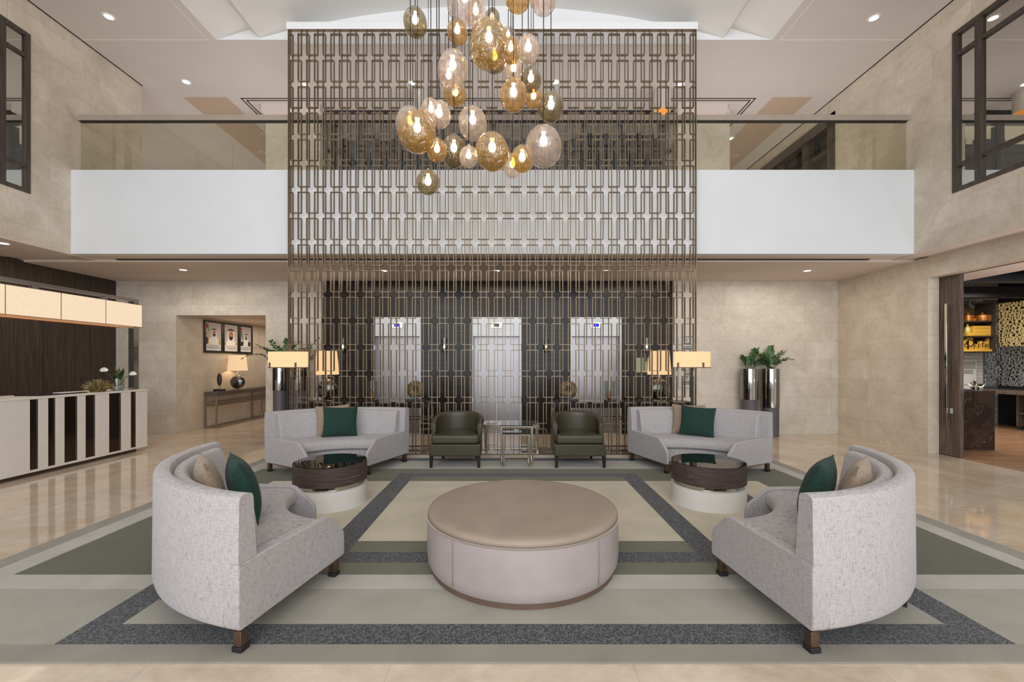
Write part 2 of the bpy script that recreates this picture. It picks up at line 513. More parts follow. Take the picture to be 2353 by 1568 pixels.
# ------------------------------------------------------------------ mesh builder
class MB:
    def __init__(s):
        s.v, s.f, s.mi, s.cur = [], [], [], 0

    def add(s, vs, fs):
        o = len(s.v)
        s.v += [tuple(v) for v in vs]
        for f in fs:
            s.f.append(tuple(o + i for i in f))
            s.mi.append(s.cur)
        return s

    def box(s, x0, y0, z0, x1, y1, z1):
        x0, x1 = min(x0, x1), max(x0, x1)
        y0, y1 = min(y0, y1), max(y0, y1)
        z0, z1 = min(z0, z1), max(z0, z1)
        vs = [(x0, y0, z0), (x1, y0, z0), (x1, y1, z0), (x0, y1, z0), (x0, y0, z1), (x1, y0, z1), (x1, y1, z1), (x0, y1, z1)]
        return s.add(vs, [(0, 3, 2, 1), (4, 5, 6, 7), (0, 1, 5, 4), (1, 2, 6, 5), (2, 3, 7, 6), (3, 0, 4, 7)])

    def prism(s, pts, axis, a, b):
        def mk(p, t):
            return {'x': (t, p[0], p[1]), 'y': (p[0], t, p[1]), 'z': (p[0], p[1], t)}[axis]
        n = len(pts)
        vs = [mk(p, a) for p in pts] + [mk(p, b) for p in pts]
        fs = [tuple(range(n))[::-1], tuple(range(n, 2 * n))]
        fs += [(i, (i + 1) % n, n + (i + 1) % n, n + i) for i in range(n)]
        return s.add(vs, fs)

    def lathe(s, prof, n=40, cx=0, cy=0, sx=1, sy=1, rot=0.0):
        vs, fs = [], []
        k = len(prof)
        for i in range(n):
            a = 2 * pi * i / n + rot
            for r, z in prof:
                vs.append((cx + r * cos(a) * sx, cy + r * sin(a) * sy, z))
        for i in range(n):
            j = (i + 1) % n
            for q in range(k - 1):
                fs.append((i * k + q, j * k + q, j * k + q + 1, i * k + q + 1))
        s.add(vs, fs)
        o = len(s.v) - len(vs)
        for q, rev in ((0, True), (k - 1, False)):
            if prof[q][0] > 1e-4 and prof[0] != prof[-1]:
                loop = [o + i * k + q for i in range(n)]
                s.f.append(tuple(loop[::-1] if rev else loop))
                s.mi.append(s.cur)
        return s

    def cyl(s, cx, cy, z0, z1, r, n=32):
        return s.lathe([(r, z0), (r, z1)], n, cx, cy)

    def tube(s, pts, r, n=8):
        pts = [Vector(p) for p in pts]
        vs, fs = [], []
        up = Vector((0, 0, 1))
        for i, p in enumerate(pts):
            d = (pts[min(i + 1, len(pts) - 1)] - pts[max(i - 1, 0)]).normalized()
            a = d.cross(up)
            if a.length < 1e-3:
                a = d.cross(Vector((1, 0, 0)))
            a.normalize()
            b = d.cross(a).normalized()
            rr = r[i] if isinstance(r, (list, tuple)) else r
            for q in range(n):
                t = 2 * pi * q / n
                vs.append(p + a * (rr * cos(t)) + b * (rr * sin(t)))
        for i in range(len(pts) - 1):
            for q in range(n):
                fs.append((i * n + q, i * n + (q + 1) % n, (i + 1) * n + (q + 1) % n, (i + 1) * n + q))
        fs.append(tuple(range(n))[::-1])
        fs.append(tuple(range((len(pts) - 1) * n, len(pts) * n)))
        return s.add(vs, fs)

    def sector(s, prof, t0, t1, n=24, oy=0.0):
        """closed (r, z) profile swept over angle; angle 0 points along +y"""
        k = len(prof)
        vs, fs = [], []
        for i in range(n + 1):
            t = t0 + (t1 - t0) * i / n
            for r, z in prof:
                vs.append((r * sin(t), r * cos(t) - oy, z))
        for i in range(n):
            for q in range(k):
                fs.append((i * k + q, i * k + (q + 1) % k, (i + 1) * k + (q + 1) % k, (i + 1) * k + q))
        fs.append(tuple(range(k)))
        fs.append(tuple(range(n * k, (n + 1) * k))[::-1])
        return s.add(vs, fs)

    def ellipsoid(s, c, rx, ry, rz, n=20, m=12):
        prof = [(sin(pi * j / m), -cos(pi * j / m)) for j in range(m + 1)]
        vs, fs = [], []
        for j, (r, z) in enumerate(prof):
            for i in range(n):
                a = 2 * pi * i / n
                vs.append((c[0] + rx * r * cos(a), c[1] + ry * r * sin(a), c[2] + rz * z))
        for j in range(m):
            for i in range(n):
                fs.append((j * n + i, j * n + (i + 1) % n, (j + 1) * n + (i + 1) % n, (j + 1) * n + i))
        return s.add(vs, fs)

    def build(s, name, mat, parent=None, bevel=0.0, seg=3, smooth=True, angle=40, world=False):
        me = bpy.data.meshes.new(name)
        off = Vector(parent.matrix_world.translation) if (world and parent is not None and False) else None
        vs = s.v
        if world and parent is not None:
            l = parent.location.copy()
            pp = parent.parent
            while pp is not None:
                l = l + pp.location
                pp = pp.parent
            vs = [(v[0] - l[0], v[1] - l[1], v[2] - l[2]) for v in vs]
        me.from_pydata(vs, [], s.f)
        mats = mat if isinstance(mat, (list, tuple)) else [mat]
        for m in mats:
            me.materials.append(m)
        if len(mats) > 1:
            me.polygons.foreach_set('material_index', s.mi)
        bm = bmesh.new()
        bm.from_mesh(me)
        bmesh.ops.remove_doubles(bm, verts=bm.verts, dist=1e-5)
        bmesh.ops.recalc_face_normals(bm, faces=bm.faces)
        bm.to_mesh(me)
        bm.free()
        if smooth:
            me.polygons.foreach_set('use_smooth', [True] * len(me.polygons))
            me.set_sharp_from_angle(angle=radians(angle))
        o = bpy.data.objects.new(name, me)
        COL.objects.link(o)
        if parent is not None:
            o.parent = parent
        if bevel:
            b = o.modifiers.new('bevel', 'BEVEL')
            b.width = bevel
            b.segments = seg
            b.limit_method = 'ANGLE'
            b.angle_limit = radians(35)
            b.harden_normals = False
        return o


def thing(name, label, cat, loc=(0, 0, 0), rotz=0.0, group=None):
    o = bpy.data.objects.new(name, None)
    COL.objects.link(o)
    o.empty_display_size = 0.1
    o.location = loc
    o.rotation_euler = (0, 0, rotz)
    o['label'] = label
    o['category'] = cat
    if group:
        o['group'] = group
    return o


def tag(o, label, cat, group=None):
    o['label'] = label
    o['category'] = cat
    if group:
        o['group'] = group
    return o


def struct(name, mb, mat, bevel=0.0, parent=None, smooth=False):
    o = mb.build(name, mat, parent, bevel, smooth=smooth)
    if parent is None:
        o['kind'] = 'structure'
    return o


def dup(root, loc, rotz=None, label=None):
    r = root.copy()
    COL.objects.link(r)
    r.location = loc
    if rotz is not None:
        r.rotation_euler = (0, 0, rotz)
    if label:
        r['label'] = label
    for ch in list(root.children):
        c = ch.copy()
        COL.objects.link(c)
        c.parent = r
        for g in list(ch.children):
            d = g.copy()
            COL.objects.link(d)
            d.parent = c
    return r


def text_obj(name, body, mat, loc, rot, size, parent=None, extrude=0.004, align='CENTER', space=1.0, line=1.0, valign='CENTER'):
    cu = bpy.data.curves.new(name, 'FONT')
    cu.body = body
    cu.size = size
    cu.extrude = extrude
    cu.align_x = align
    cu.space_character = space
    cu.space_line = line
    cu.materials.append(mat)
    cu.align_y = valign
    tmp = bpy.data.objects.new('lettering_curve', cu)
    COL.objects.link(tmp)
    bpy.context.view_layer.update()
    me = bpy.data.meshes.new_from_object(tmp.evaluated_get(bpy.context.evaluated_depsgraph_get()))
    bpy.data.objects.remove(tmp)
    o = bpy.data.objects.new(name, me)
    COL.objects.link(o)
    o.parent = parent
    o.location = loc
    o.rotation_euler = rot
    return o


# ------------------------------------------------------------------ the setting
XL, XR, ZC = -7.11, 6.48, 6.83           # upper side walls and upper ceiling
YB = 9.2                                  # stone back wall / lift wall
XLL, XRL = -8.33, 6.85                    # lower side walls
ZS = 3.22                                 # soffit under the gallery
YF = 7.05                                 # balcony front

b = MB()
b.box(-13, -9, -0.2, 7.03, 14.5, 0)
struct('floor', b, M['floor'])
b = MB()
b.box(7.03, 2, -0.2, 14, 14.5, 0)
struct('floor_coffee_shop', b, M['shopfloor'])


def wall_with_hole(xa, xb, y0, y1, z0, z1, hy0, hy1, hz0, hz1):
    b = MB()
    b.box(xa, y0, z0, xb, hy0, z1)
    b.box(xa, hy1, z0, xb, y1, z1)
    b.box(xa, hy0, z0, xb, hy1, hz0)
    b.box(xa, hy0, hz1, xb, hy1, z1)
    return b


WZ0, WZ1 = 3.99, 6.34
struct('wall_left', wall_with_hole(XL - 0.28, XL, -7, 8.41, 3.245, 7.0, 2.6, 6.45, WZ0, WZ1), M['stone_y'])
b = wall_with_hole(XR, XR + 0.3, -7, 8.77, 3.245, 7.0, 2.6, 6.43, WZ0, WZ1)
b.box(XR, 8.77, 6.55, XR + 0.3, 14.2, 7.0)
b.box(XR, 8.77, 3.24, XR + 0.3, 14.2, 4.3)
b.box(XR, 12.9, 4.3, XR + 0.3, 14.2, 6.55)
struct('wall_right', b, M['stone_y'])

b = MB()
b.box(XLL - 0.2, -7, 0, XLL, YB, ZS + 0.02)
struct('wall_reception', b, M['darkwood'])
b = MB()                                   # door outline in the panelling
y0, y1 = 5.2, XLL * F / (100 - CX)
b.box(XLL, y1 - 0.012, 0, XLL + 0.004, y1, 2.28)
b.box(XLL, y0, 2.268, XLL + 0.004, y1, 2.28)
for px in (172, 208):
    yy = XLL * F / (px - CX)
    b.box(XLL, yy - 0.005, 0, XLL + 0.003, yy, ZS)
struct('trim_panel_joint', b, M['slot'])

# lower back wall with corridor opening and lift lobby panelling
NX0, NX1, NZ = -7.07, -5.18, 2.5
PX0, PX1 = PX(740, YB), PX(1545, YB)
b = MB()
b.box(XLL - 0.2, YB, 0, NX0, YB + 0.3, ZS + 0.02)
b.box(NX0, YB, NZ, NX1, YB + 0.3, ZS + 0.02)
b.box(NX1, YB, 0, PX0, YB + 0.3, ZS + 0.02)
b.box(PX1, YB, 0, XRL + 0.2, YB + 0.3, ZS + 0.02)
struct('wall_back', b, M['stone_x'])
b = MB()
b.box(NX0 - 0.3, YB + 0.3, 0, NX0, 14.3, 2.7)
struct('wall_corridor_left', b, M['stone_y'])
b = MB()
b.box(NX1, YB + 0.3, 0, NX1 + 0.3, 14.3, 2.7)
struct('wall_corridor_right', b, M['stone_y'])
b = MB()
b.box(NX0, 14.1, 0, NX1, 14.3, 2.7)
struct('wall_corridor_end', b, M['stone_x'])
b = MB()
b.box(NX0, YB + 0.3, 2.54, NX1, 14.3, 2.7)
struct('ceiling_corridor', b, M['soffit'])

lifts = [(859, 968), (1084, 1198), (1310, 1428)]
xs = [PX0]
for a, c in lifts:
    xs += [PX(a, YB), PX(c, YB)]
xs.append(PX1)
ZH = PZ(729, YB)
for i in range(0, len(xs), 2):
    b = MB()
    b.box(xs[i], YB - 0.02, 0, xs[i + 1], YB + 0.5, ZH)
    struct('wall_lift_lobby', b, M['darkwood_x'])
b = MB()
b.box(xs[0], YB - 0.02, ZH, xs[-1], YB + 0.5, ZS)
struct('wall_lift_lobby', b, M['darkwood_x'])

# lower right wall with the opening of the shop
DY1, DZ = 7.2, 2.9
b = MB()
b.box(XRL, DY1, 0, XRL + 0.18, YB, ZS + 0.02)
b.box(XRL, 2.5, DZ, XRL + 0.18, DY1, ZS + 0.02)
b.box(XRL, -7, 0, XRL + 0.18, 2.5, ZS + 0.02)
struct('wall_right_lower', b, M['stone_y'])

# gallery slab, soffits and balcony front
b = MB()
b.box(-13, 7.46, ZS, XRL + 0.2, 14.5, 4.2)
b.box(-13, YF + 0.12, ZS + 0.04, XRL + 0.2, 7.46, 4.2)
b.box(XLL - 0.2, -7, ZS + 0.02, XL - 0.29, YF + 0.12, 3.5)
b.box(XL - 0.29, -7, ZS + 0.02, XL - 0.003, YF + 0.12, 3.2449)
b.box(XR + 0.003, -7, ZS + 0.02, XR + 0.31, YF + 0.12, 3.2449)
b.box(XR + 0.31, -7, ZS + 0.02, XRL + 0.2, YF + 0.12, 3.5)
struct('ceiling_soffit', b, M['soffit'])
b = MB()
b.box(PX(270, 7.44), 7.40, ZS + 0.028, PX(1995, 7.44), 7.462, ZS + 0.045)
struct('trim_air_slot', b, M['slot'])
b = MB()
b.box(XL, YF, PZ(583.5, YF), PX(672, YF), YF + 0.13, PZ(390.5, YF))
b.box(PX(1592, YF), YF, PZ(583.5, YF), XR, YF + 0.13, PZ(390.5, YF))
struct('wall_balcony_front', b, plain('balcony_paint', (222, 226, 230), 0.85, spec=0.15, vary=0.01, vscale=1.5))
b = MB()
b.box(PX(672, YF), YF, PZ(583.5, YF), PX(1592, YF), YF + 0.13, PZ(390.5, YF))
struct('wall_balcony_front_middle', b, plain('balcony_paint_lightened', (250, 251, 252), 0.85, spec=0.15, vary=0.005, vscale=1.5))  # lightened copy of the balcony paint, makes up for the lattice's shadow
b = MB()
b.box(XL, YF + 0.02, PZ(390.5, YF), XR, YF + 0.10, PZ(390.5, YF) + 0.008)
struct('trim_glass_channel', b, M['frame_dark'])

# upper ceiling with the vaulted recess
VY = 7.22
vx = [PX(497, VY), PX(574, VY), PX(597, VY), PX(1661, VY), PX(1680, VY), PX(1774, VY)]
prof = [(vx[0], ZC), (vx[1], PZ(68, VY)), (vx[2], PZ(88, VY))]
na = 28
cxm, hw = (vx[2] + vx[3]) / 2, (vx[3] - vx[2]) / 2
z0v, z1v = PZ(88, VY), PZ(14, VY)
for i in range(1, na):
    t = -1 + 2 * i / na
    prof.append((cxm + hw * t, z0v + (z1v - z0v) * (1 - t * t)))
prof += [(vx[3], PZ(88, VY)), (vx[4], PZ(66, VY)), (vx[5], ZC)]


def vault_z(x):
    t = (x - cxm) / hw
    return z0v + (z1v - z0v) * (1 - t * t)


b = MB()
b.box(-13.2, -7, ZC, vx[0], VY, 7.0)
b.box(vx[5], -7, ZC, XR + 0.4, VY, 7.0)
b.box(-13.2, VY, ZC, XR + 0.4, 14.5, 7.0)
struct('ceiling', b, M['ceiling'])
b = MB()
n = len(prof)
vs = [(x, -7, z) for x, z in prof] + [(x, VY, z) for x, z in prof] + [(x, -7, z + 0.1) for x, z in prof] + [(x, VY, z + 0.1) for x, z in prof]
fs = []
for i in range(n - 1):
    fs.append((i, i + 1, n + i + 1, n + i))
    fs.append((2 * n + i, 3 * n + i, 3 * n + i + 1, 2 * n + i + 1))
b.add(vs, fs)
struct('ceiling_vault', b, M['vault'], smooth=True)
b = MB()
for i in range(len(prof) - 1):
    (xa, za), (xb, zb_) = prof[i], prof[i + 1]
    b.add([(xa, VY - 0.004, ZC + 0.001), (xb, VY - 0.004, ZC + 0.001), (xb, VY - 0.004, zb_), (xa, VY - 0.004, za)], [(0, 1, 2, 3)])
struct('wall_vault_end', b, M['white'])
b = MB()
b.box(PX(658, 6.9), 6.9, PZ(66.5, 6.9), PX(1604, 6.9), VY, PZ(50, 6.9))
struct('trim_screen_bulkhead', b, M['white'])
b = MB()                                   # fine grooves and shadow gaps of the ceiling
b.box(XL, VY - 0.01, ZC - 0.003, PX(482, VY), VY, ZC + 0.01)
b.box(PX(1788, VY), VY - 0.01, ZC - 0.003, XR, VY, ZC + 0.01)
b.box(vx[0] - 0.14, -2, ZC - 0.002, vx[0] - 0.13, VY, ZC + 0.01)
b.box(vx[5] + 0.13, -2, ZC - 0.002, vx[5] + 0.14, VY, ZC + 0.01)
struct('trim_ceiling_groove', b, M['white'])
b = MB()
b.box(XL, -2, ZC - 0.012, XL + 0.012, 8.41, ZC)
b.box(XR - 0.012, -2, ZC - 0.012, XR, 14, ZC)
struct('trim_shadow_gap', b, M['slot'])
b = MB()                                   # linear diffusers of the gallery ceiling
for k, dy in enumerate((0.0, 0.07)):
    x0, x1 = PX(552, 8.8) + dy, PX(1738, 8.8) - dy
    y = 8.80 + dy * 1.0
    b.box(x0, y, ZC - 0.004, x1, y + 0.025, ZC + 0.01)
    b.box(x0, y, ZC - 0.004, x0 + 0.025, 13, ZC + 0.01)
    b.box(x1 - 0.025, y, ZC - 0.004, x1, 13, ZC + 0.01)
struct('trim_linear_diffuser', b, M['slot'])
b = MB()
b.box(PX(420, 8.77), 8.77, ZC - 0.006, PX(520, 8.77), 13, ZC + 0.01)
struct('trim_access_panel_left', b, M['access'])
b = MB()
b.box(PX(1776, 8.77), 8.77, ZC - 0.006, PX(1868, 8.77), 13, ZC + 0.01)
struct('trim_access_panel_right', b, M['access'])

# upper floor behind the balcony
b = MB()
b.box(NX1, YB, 4.2, PX(735, YB), YB + 0.4, ZC)
b.box(PX(1558, YB), YB, 4.2, PX(1677, YB), YB + 0.4, ZC)
struct('wall_gallery_pier', b, M['stone_x'])
b = MB()
b.box(PX(600, 9.0), 9.0, PZ(256, 9.0), PX(735, 9.0), YB, ZC)
b.box(PX(1558, 9.0), 9.0, PZ(256, 9.0), PX(1672, 9.0), YB, ZC)
struct('trim_gallery_cornice', b, M['soffit'])
b = MB()
b.box(-13, 14.2, 4.2, XR + 0.3, 14.5, ZC)
b.box(-13.2, 8.2, 4.2, -13, 14.5, ZC)
b.box(-13, 8.2, 3.3, XL - 0.28, 8.41, ZC)
struct('wall_gallery_back', b, M['soffit'])
b = MB()
gx0, gx1 = PX(735, YB), PX(1558, YB)
b.box(gx0, YB + 1.2, 4.2, gx1, YB + 1.4, ZC)
b.box(gx0, YB + 0.02, PZ(272, YB), gx1, YB + 0.2, PZ(244, YB))
b.box(gx0, YB + 0.4, PZ(330, YB), gx1, YB + 0.5, PZ(319, YB))
for px in (745, 812, 905, 1010, 1128, 1240, 1345, 1430, 1530):
    b.box(PX(px, YB), YB + 0.3, 4.2, PX(px + 9, YB), YB + 0.5, ZC)
struct('wall_gallery_bar', b, plain('bar_dark', (52, 46, 43), 0.6, vary=0.15, vscale=3))
for px, w, where in ((830, 30, 'behind the left part of the lattice'), (930, 30, 'behind the left edge of the globes'), (1035, 50, 'behind the lower globes'), (1330, 70, 'right of the large milky globe'), (1420, 80, 'farthest right behind the lattice')):
    b = MB()
    x0 = PX(px, YB + 1)
    k = int(w / 5)
    pts = []
    for i in range(k * 4 + 1):
        pts.append((PX(px + i * w / (4 * k), YB + 1), YB + 0.98 + 0.05 * sin(i * pi / 2)))
    pts += [(x, y + 0.02) for x, y in pts[::-1]]
    b.prism(pts, 'z', 4.2, PZ(300, YB + 1))
    tag(b.build('bar_curtain', M['potgrey']), 'grey pleated curtain in the dark upper bar, ' + where, 'curtain')

# mullioned internal windows of the upper walls
def upper_window(name, side):
    X = XL if side < 0 else XR
    y1 = 6.45 if side < 0 else 6.43
    y0 = 2.6
    sg_ = 1 if side < 0 else -1
    xo = X + 0.012 * sg_
    xi = X - 0.03 * sg_
    root = MB()
    t = 0.062
    root.box(xo, y1 - t, WZ0, xi, y1, WZ1)
    root.box(xo, y0, WZ0, xi, y0 + t, WZ1)
    root.box(xo, y0 + t, WZ0, xi, y1 - t, WZ0 + t)
    root.box(xo, y0 + t, WZ1 - t, xi, y1 - t, WZ1)
    fr = struct(name, root, M['frame_dark'])
    mb = MB()
    ym = [6.08 if side > 0 else 6.10, 4.3]
    for y in ym:
        mb.box(xo - 0.002 * sg_, y - 0.04, WZ0 + t, xi, y + 0.04, WZ1 - t)
    for z in (PZ(131, 6.42), PZ(384, 6.42)):
        mb.box(xo - 0.005 * sg_, y0 + t, z - 0.026, xi, y1 - t, z + 0.026)
    struct('window_mullion', mb, M['frame_dark'], parent=fr)
    pb = MB()
    pb.box(xi, y0 + 0.02, WZ0 + 0.02, xi + 0.01, y1 - 0.02, WZ1 - 0.02)
    struct('window_pane', pb, M['paneglass'], parent=fr)


upper_window('window_1', -1)
upper_window('window_2', 1)
# dark framed gallery opening further along the right wall
b = MB()
X = XR - 0.02
b.box(X, 8.77, 4.3, XR + 0.2, 8.97, 6.55)
b.box(X, 8.77, 6.33, XR + 0.2, 12.9, 6.55)
b.box(X, 9.55, 4.3, XR + 0.2, 9.75, 6.35)
b.box(X, 12.75, 4.3, XR + 0.2, 12.9, 6.35)
for y in (10.6, 11.6):
    b.box(X + 0.05, y, 4.3, XR + 0.2, y + 0.08, 6.35)
b.box(X + 0.05, 8.9, 5.85, XR + 0.2, 12.8, 5.92)
fr = struct('window_3', b, M['frame_dark'])
b = MB()
b.box(XR + 0.12, 8.9, 4.3, XR + 0.14, 12.8, 6.4)
struct('window_pane', b, plain('dark_pane', (62, 60, 56), 0.04, 0.6, vary=0), parent=fr)

# ------------------------------------------------------------------ glass balustrade
t = thing('glass_balustrade', 'clear glass balustrade with taupe handrail along the upper balcony', 'balustrade', (0, 7.12, PZ(390.5, YF) + 0.008))
YR = 7.12
mr = plain('taupe_rail', (168, 156, 144), 0.45, vary=0.02)
b = MB()
b.box(PX(181, YR), YR - 0.04, PZ(279, YR), PX(2085, YR), YR + 0.04, PZ(266.5, YR))
b.build('handrail', mr, t, 0.004, 2, world=True)
b = MB()
b.box(PX(186, YR), YR - 0.02, PZ(282, YR), PX(2082, YR), YR + 0.02, PZ(279, YR))
b.build('rail_channel', M['slot'], t, world=True)
edges = [186, 363, 535, 707, 880, 1052, 1222, 1392, 1562, 1731, 1904, 2082]
for a, c in zip(edges[:-1], edges[1:]):
    b = MB()
    b.box(PX(a + 0.6, YR), YR - 0.008, PZ(390.5, YF) + 0.01, PX(c - 0.6, YR), YR + 0.008, PZ(281, YR))
    b.build('glass_panel', M['railglass'], t, world=True)

# ------------------------------------------------------------------ downlights
dl_lens = MB()
dl_lens.lathe([(0.0001, -0.004), (0.058, -0.004), (0.058, 0.0)], 24)
dl_rim = MB()
dl_rim.lathe([(0.058, 0.0), (0.06, -0.008), (0.085, -0.005), (0.086, 0.0)], 24)
proto = None
DL = [
    (250, 38, ZC, 'round recessed downlight in the upper ceiling beside the left window'),
    (428, 188, ZC, 'round recessed downlight in the upper ceiling above the left glass balustrade'),
    (2008, 41, ZC, 'round recessed downlight in the upper ceiling beside the right window'),
    (1277, 188, ZC, 'upper ceiling downlight seen through the lattice just right of the globe cluster'),
    (948, 190, ZC, 'upper ceiling downlight seen through the lattice just left of the globe cluster'),
    (698, 192, ZC, 'upper ceiling downlight seen through the top left of the lattice'),
    (1563, 193, ZC, 'upper ceiling downlight seen through the top right of the lattice'),
    (608, 309, ZC, 'small far downlight behind the left glass balustrade, the nearer of two'),
    (603, 350, ZC, 'small far downlight behind the left glass balustrade, the farther of two'),
    (1681, 318, ZC, 'small far downlight behind the right glass balustrade, the nearer of two'),
    (1690, 358, ZC, 'small far downlight behind the right glass balustrade, the farther of two'),
    (421, 620, ZS, 'recessed downlight in the soffit in front of the corridor with portraits'),
    (1855, 622, ZS, 'recessed downlight in the soffit above the pair of tall planters on the right'),
    (882, 622, ZS, 'soffit downlight above the left lift, behind the lattice'),
    (1141, 622, ZS, 'soffit downlight above the middle lift, behind the lattice'),
    (1391, 622, ZS, 'soffit downlight above the right lift, behind the lattice'),
    (8, 559, 3.24, 'recessed downlight in the soffit over the reception canopy'),
]
for px, py, z, lab in DL:
    x, y = G(px, py, z)
    if proto is None:
        proto = thing('downlight', lab, 'downlight', (x, y, z), 0, 'recessed ceiling downlights')
        dl_rim.build('trim_ring', M['white'], proto)
        dl_lens.build('lens', M['downlight'], proto)
    else:
        dup(proto, (x, y, z), None, lab)

# ------------------------------------------------------------------ rug
RX0, RX1, RY0, RY1 = -3.86, 4.0, 2.175, 6.87
XS = [RX0, -3.70, -3.50, -3.0, -2.42, -2.22, -1.514, -1.29, 1.44, 1.655, 2.46, 2.665, 3.08, 3.68, 3.85, RX1]
YS = [RY0, 2.31, 2.49, 2.876, 3.07, 3.255, 3.44, 3.65, 5.5, 5.71, 5.887, 6.126, 6.64, 6.80, RY1]


def rug_kind(x, y):
    if y < 3.07:
        k = 5 if y < 2.31 else (1 if y < 2.876 else 2)
    elif y > 6.126:
        k = 2
    else:
        k = 3
        if -3.0 < x < 3.08 and 3.65 < y < 5.5:
            k = 0
        if not (-2.42 < x < 2.665) and k == 3:
            k = 6
    if y > 3.07 and (x < -3.5 or x > 3.68):
        k = 2 if (-3.70 < x < 3.85) else 5
    # charcoal frames
    if -2.42 < x < 2.665 and 2.31 < y < 6.80 and not (-2.22 < x < 2.46 and 2.49 < y < 6.64):
        k = 4
    if -1.514 < x < 1.655 and 3.255 < y < 5.887 and not (-1.29 < x < 1.44 and 3.44 < y < 5.71):
        k = 4
    return k


b = MB()
nx, ny = len(XS), len(YS)
zr = 0.012
for j in range(ny):
    for i in range(nx):
        b.v.append((XS[i], YS[j], zr))
for j in range(ny - 1):
    for i in range(nx - 1):
        b.f.append((j * nx + i, j * nx + i + 1, (j + 1) * nx + i + 1, (j + 1) * nx + i))
        b.mi.append(rug_kind((XS[i] + XS[i + 1]) / 2, (YS[j] + YS[j + 1]) / 2))
b.cur = 5
for (xa, ya, xb, yb) in ((RX0, RY0, RX1, RY0), (RX1, RY0, RX1, RY1), (RX1, RY1, RX0, RY1), (RX0, RY1, RX0, RY0)):
    b.add([(xa, ya, 0.0), (xb, yb, 0.0), (xb, yb, zr), (xa, ya, zr)], [(0, 1, 2, 3)])
rug = b.build('area_rug', [M['c_cream'], M['c_grey'], M['c_light'], M['c_olive'], M['c_char'], M['c_border'], M['c_dkolive']], None, smooth=False)
tag(rug, 'large geometric rug in olive, cream, grey and charcoal bands under the seating', 'rug')
ZR = zr

# ------------------------------------------------------------------ curved sofas
R0 = 1.05
TA, TI = radians(40.3), radians(36.6)


def make_sofa(label, loc, rotz):
    t = thing('curved_sofa', label, 'sofa', loc, rotz, 'four curved sofas around the ottoman')
    zb = 0.125
    # curved back shell, stands over the arms at both ends
    back = [(1.38, 0.47), (1.402, 0.79), (1.412, 0.808), (1.43, 0.815), (1.465, 0.815), (1.488, 0.805), (1.495, 0.785), (1.5, 0.47)]
    b = MB()
    n_ = 44
    full = [(1.38, zb)] + back[:-1] + [(1.5, zb + 0.045), (1.492, zb + 0.014), (1.475, zb)]
    kf, vs_, fs_ = len(full), [], []
    angs = [-TA + (TA * 2) * i / n_ for i in range(n_ + 1)]
    for a in angs:
        for r, z in full:
            if abs(a) > TI + 0.002:
                z = max(z, 0.4695)          # the ends of the shell sit on the arms
            vs_.append((r * sin(a), r * cos(a) - R0, z))
    for i in range(n_):
        for q in range(kf):
            fs_.append((i * kf + q, i * kf + (q + 1) % kf, (i + 1) * kf + (q + 1) % kf, (i + 1) * kf + q))
    fs_ += [tuple(range(kf)), tuple(range(n_ * kf, (n_ + 1) * kf))]
    b.add(vs_, fs_)
    b.build('backrest', M['sofa'], t, 0.008, 3)
    pad = [(1.379, 0.40), (1.398, 0.772), (1.375, 0.786), (1.335, 0.782), (1.308, 0.752), (1.248, 0.445), (1.248, 0.40)]
    b = MB()
    b.sector(pad, -radians(36.4), radians(36.4), 34, R0)
    b.build('back_cushion', M['sofa'], t, 0.018, 4)
    seat = [(1.379, 0.30), (1.379, 0.436), (0.82, 0.444), (0.765, 0.436), (0.728, 0.408), (0.715, 0.365), (0.722, 0.325), (0.75, 0.305), (0.80, 0.30)]
    b = MB()
    b.sector(seat, -TI, TI, 34, R0)
    b.build('seat_cushion', M['sofa'], t, 0.006, 2)
    base = [(1.379, zb), (1.379, 0.298), (0.775, 0.298), (0.775, zb)]
    b = MB()
    b.sector(base, -TI, TI, 34, R0)
    b.build('seat_base', M['sofa'], t)
    arm = [(1.5, zb + 0.03), (1.5, 0.468), (1.28, 0.468), (0.90, 0.465), (0.775, 0.460), (0.735, 0.448), (0.70, 0.418), (0.59, 0.318), (0.572, 0.288), (0.567, 0.25), (0.567, zb + 0.01), (0.585, zb), (1.48, zb)]
    for sgn in (-1, 1):
        b = MB()
        a0, a1 = sgn * TI, sgn * TA
        b.sector(arm, min(a0, a1), max(a0, a1), 4, R0)
        b.build('arm', M['sofa'], t, 0.012, 3)
    rail = [(1.46, zb - 0.016), (1.46, zb - 0.001), (0.62, zb - 0.001), (0.62, zb - 0.016)]
    b = MB()
    b.sector(rail, -TA + 0.02, TA - 0.02, 30, R0)
    b.build('base_rail', M['plinth'], t)
    for r, a in ((1.44, -38.6), (1.44, 38.6), (0.63, -36.3), (0.63, 36.3), (1.43, 0)):
        a = radians(a)
        c = Vector((r * sin(a), r * cos(a) - R0))
        er, et = Vector((sin(a), cos(a))), Vector((cos(a), -sin(a)))

        def sq(h, z0, z1):
            q = MB()
            pts = [c + er * (h * u) + et * (h * v) for u, v in ((-1, -1), (1, -1), (1, 1), (-1, 1))]
            q.prism([(p.x, p.y) for p in pts], 'z', z0, z1)
            return q
        lg = sq(0.024, 0.028, zb - 0.017).build('leg', M['bronze'], t, 0.003, 2)
        sq(0.029, 0.0, 0.028).build('foot_cap', M['blackfoot'], lg, 0.003, 2)
    return t


SOFAS = [  # centre of the arc, direction of the middle of the back
    ((-1.08, 3.67), 218.3, 'pale grey curved sofa at the front beside the reception side, seen from behind'),
    ((1.37, 3.69), -44.2, 'pale grey curved sofa at the front beside the shop side, seen from behind'),
    ((-2.11, 5.22), 108.6, 'pale grey curved sofa facing out before the lattice, beside the left planters'),
    ((2.24, 5.28), 68.1, 'pale grey curved sofa facing out before the lattice, near the right planters'),
]


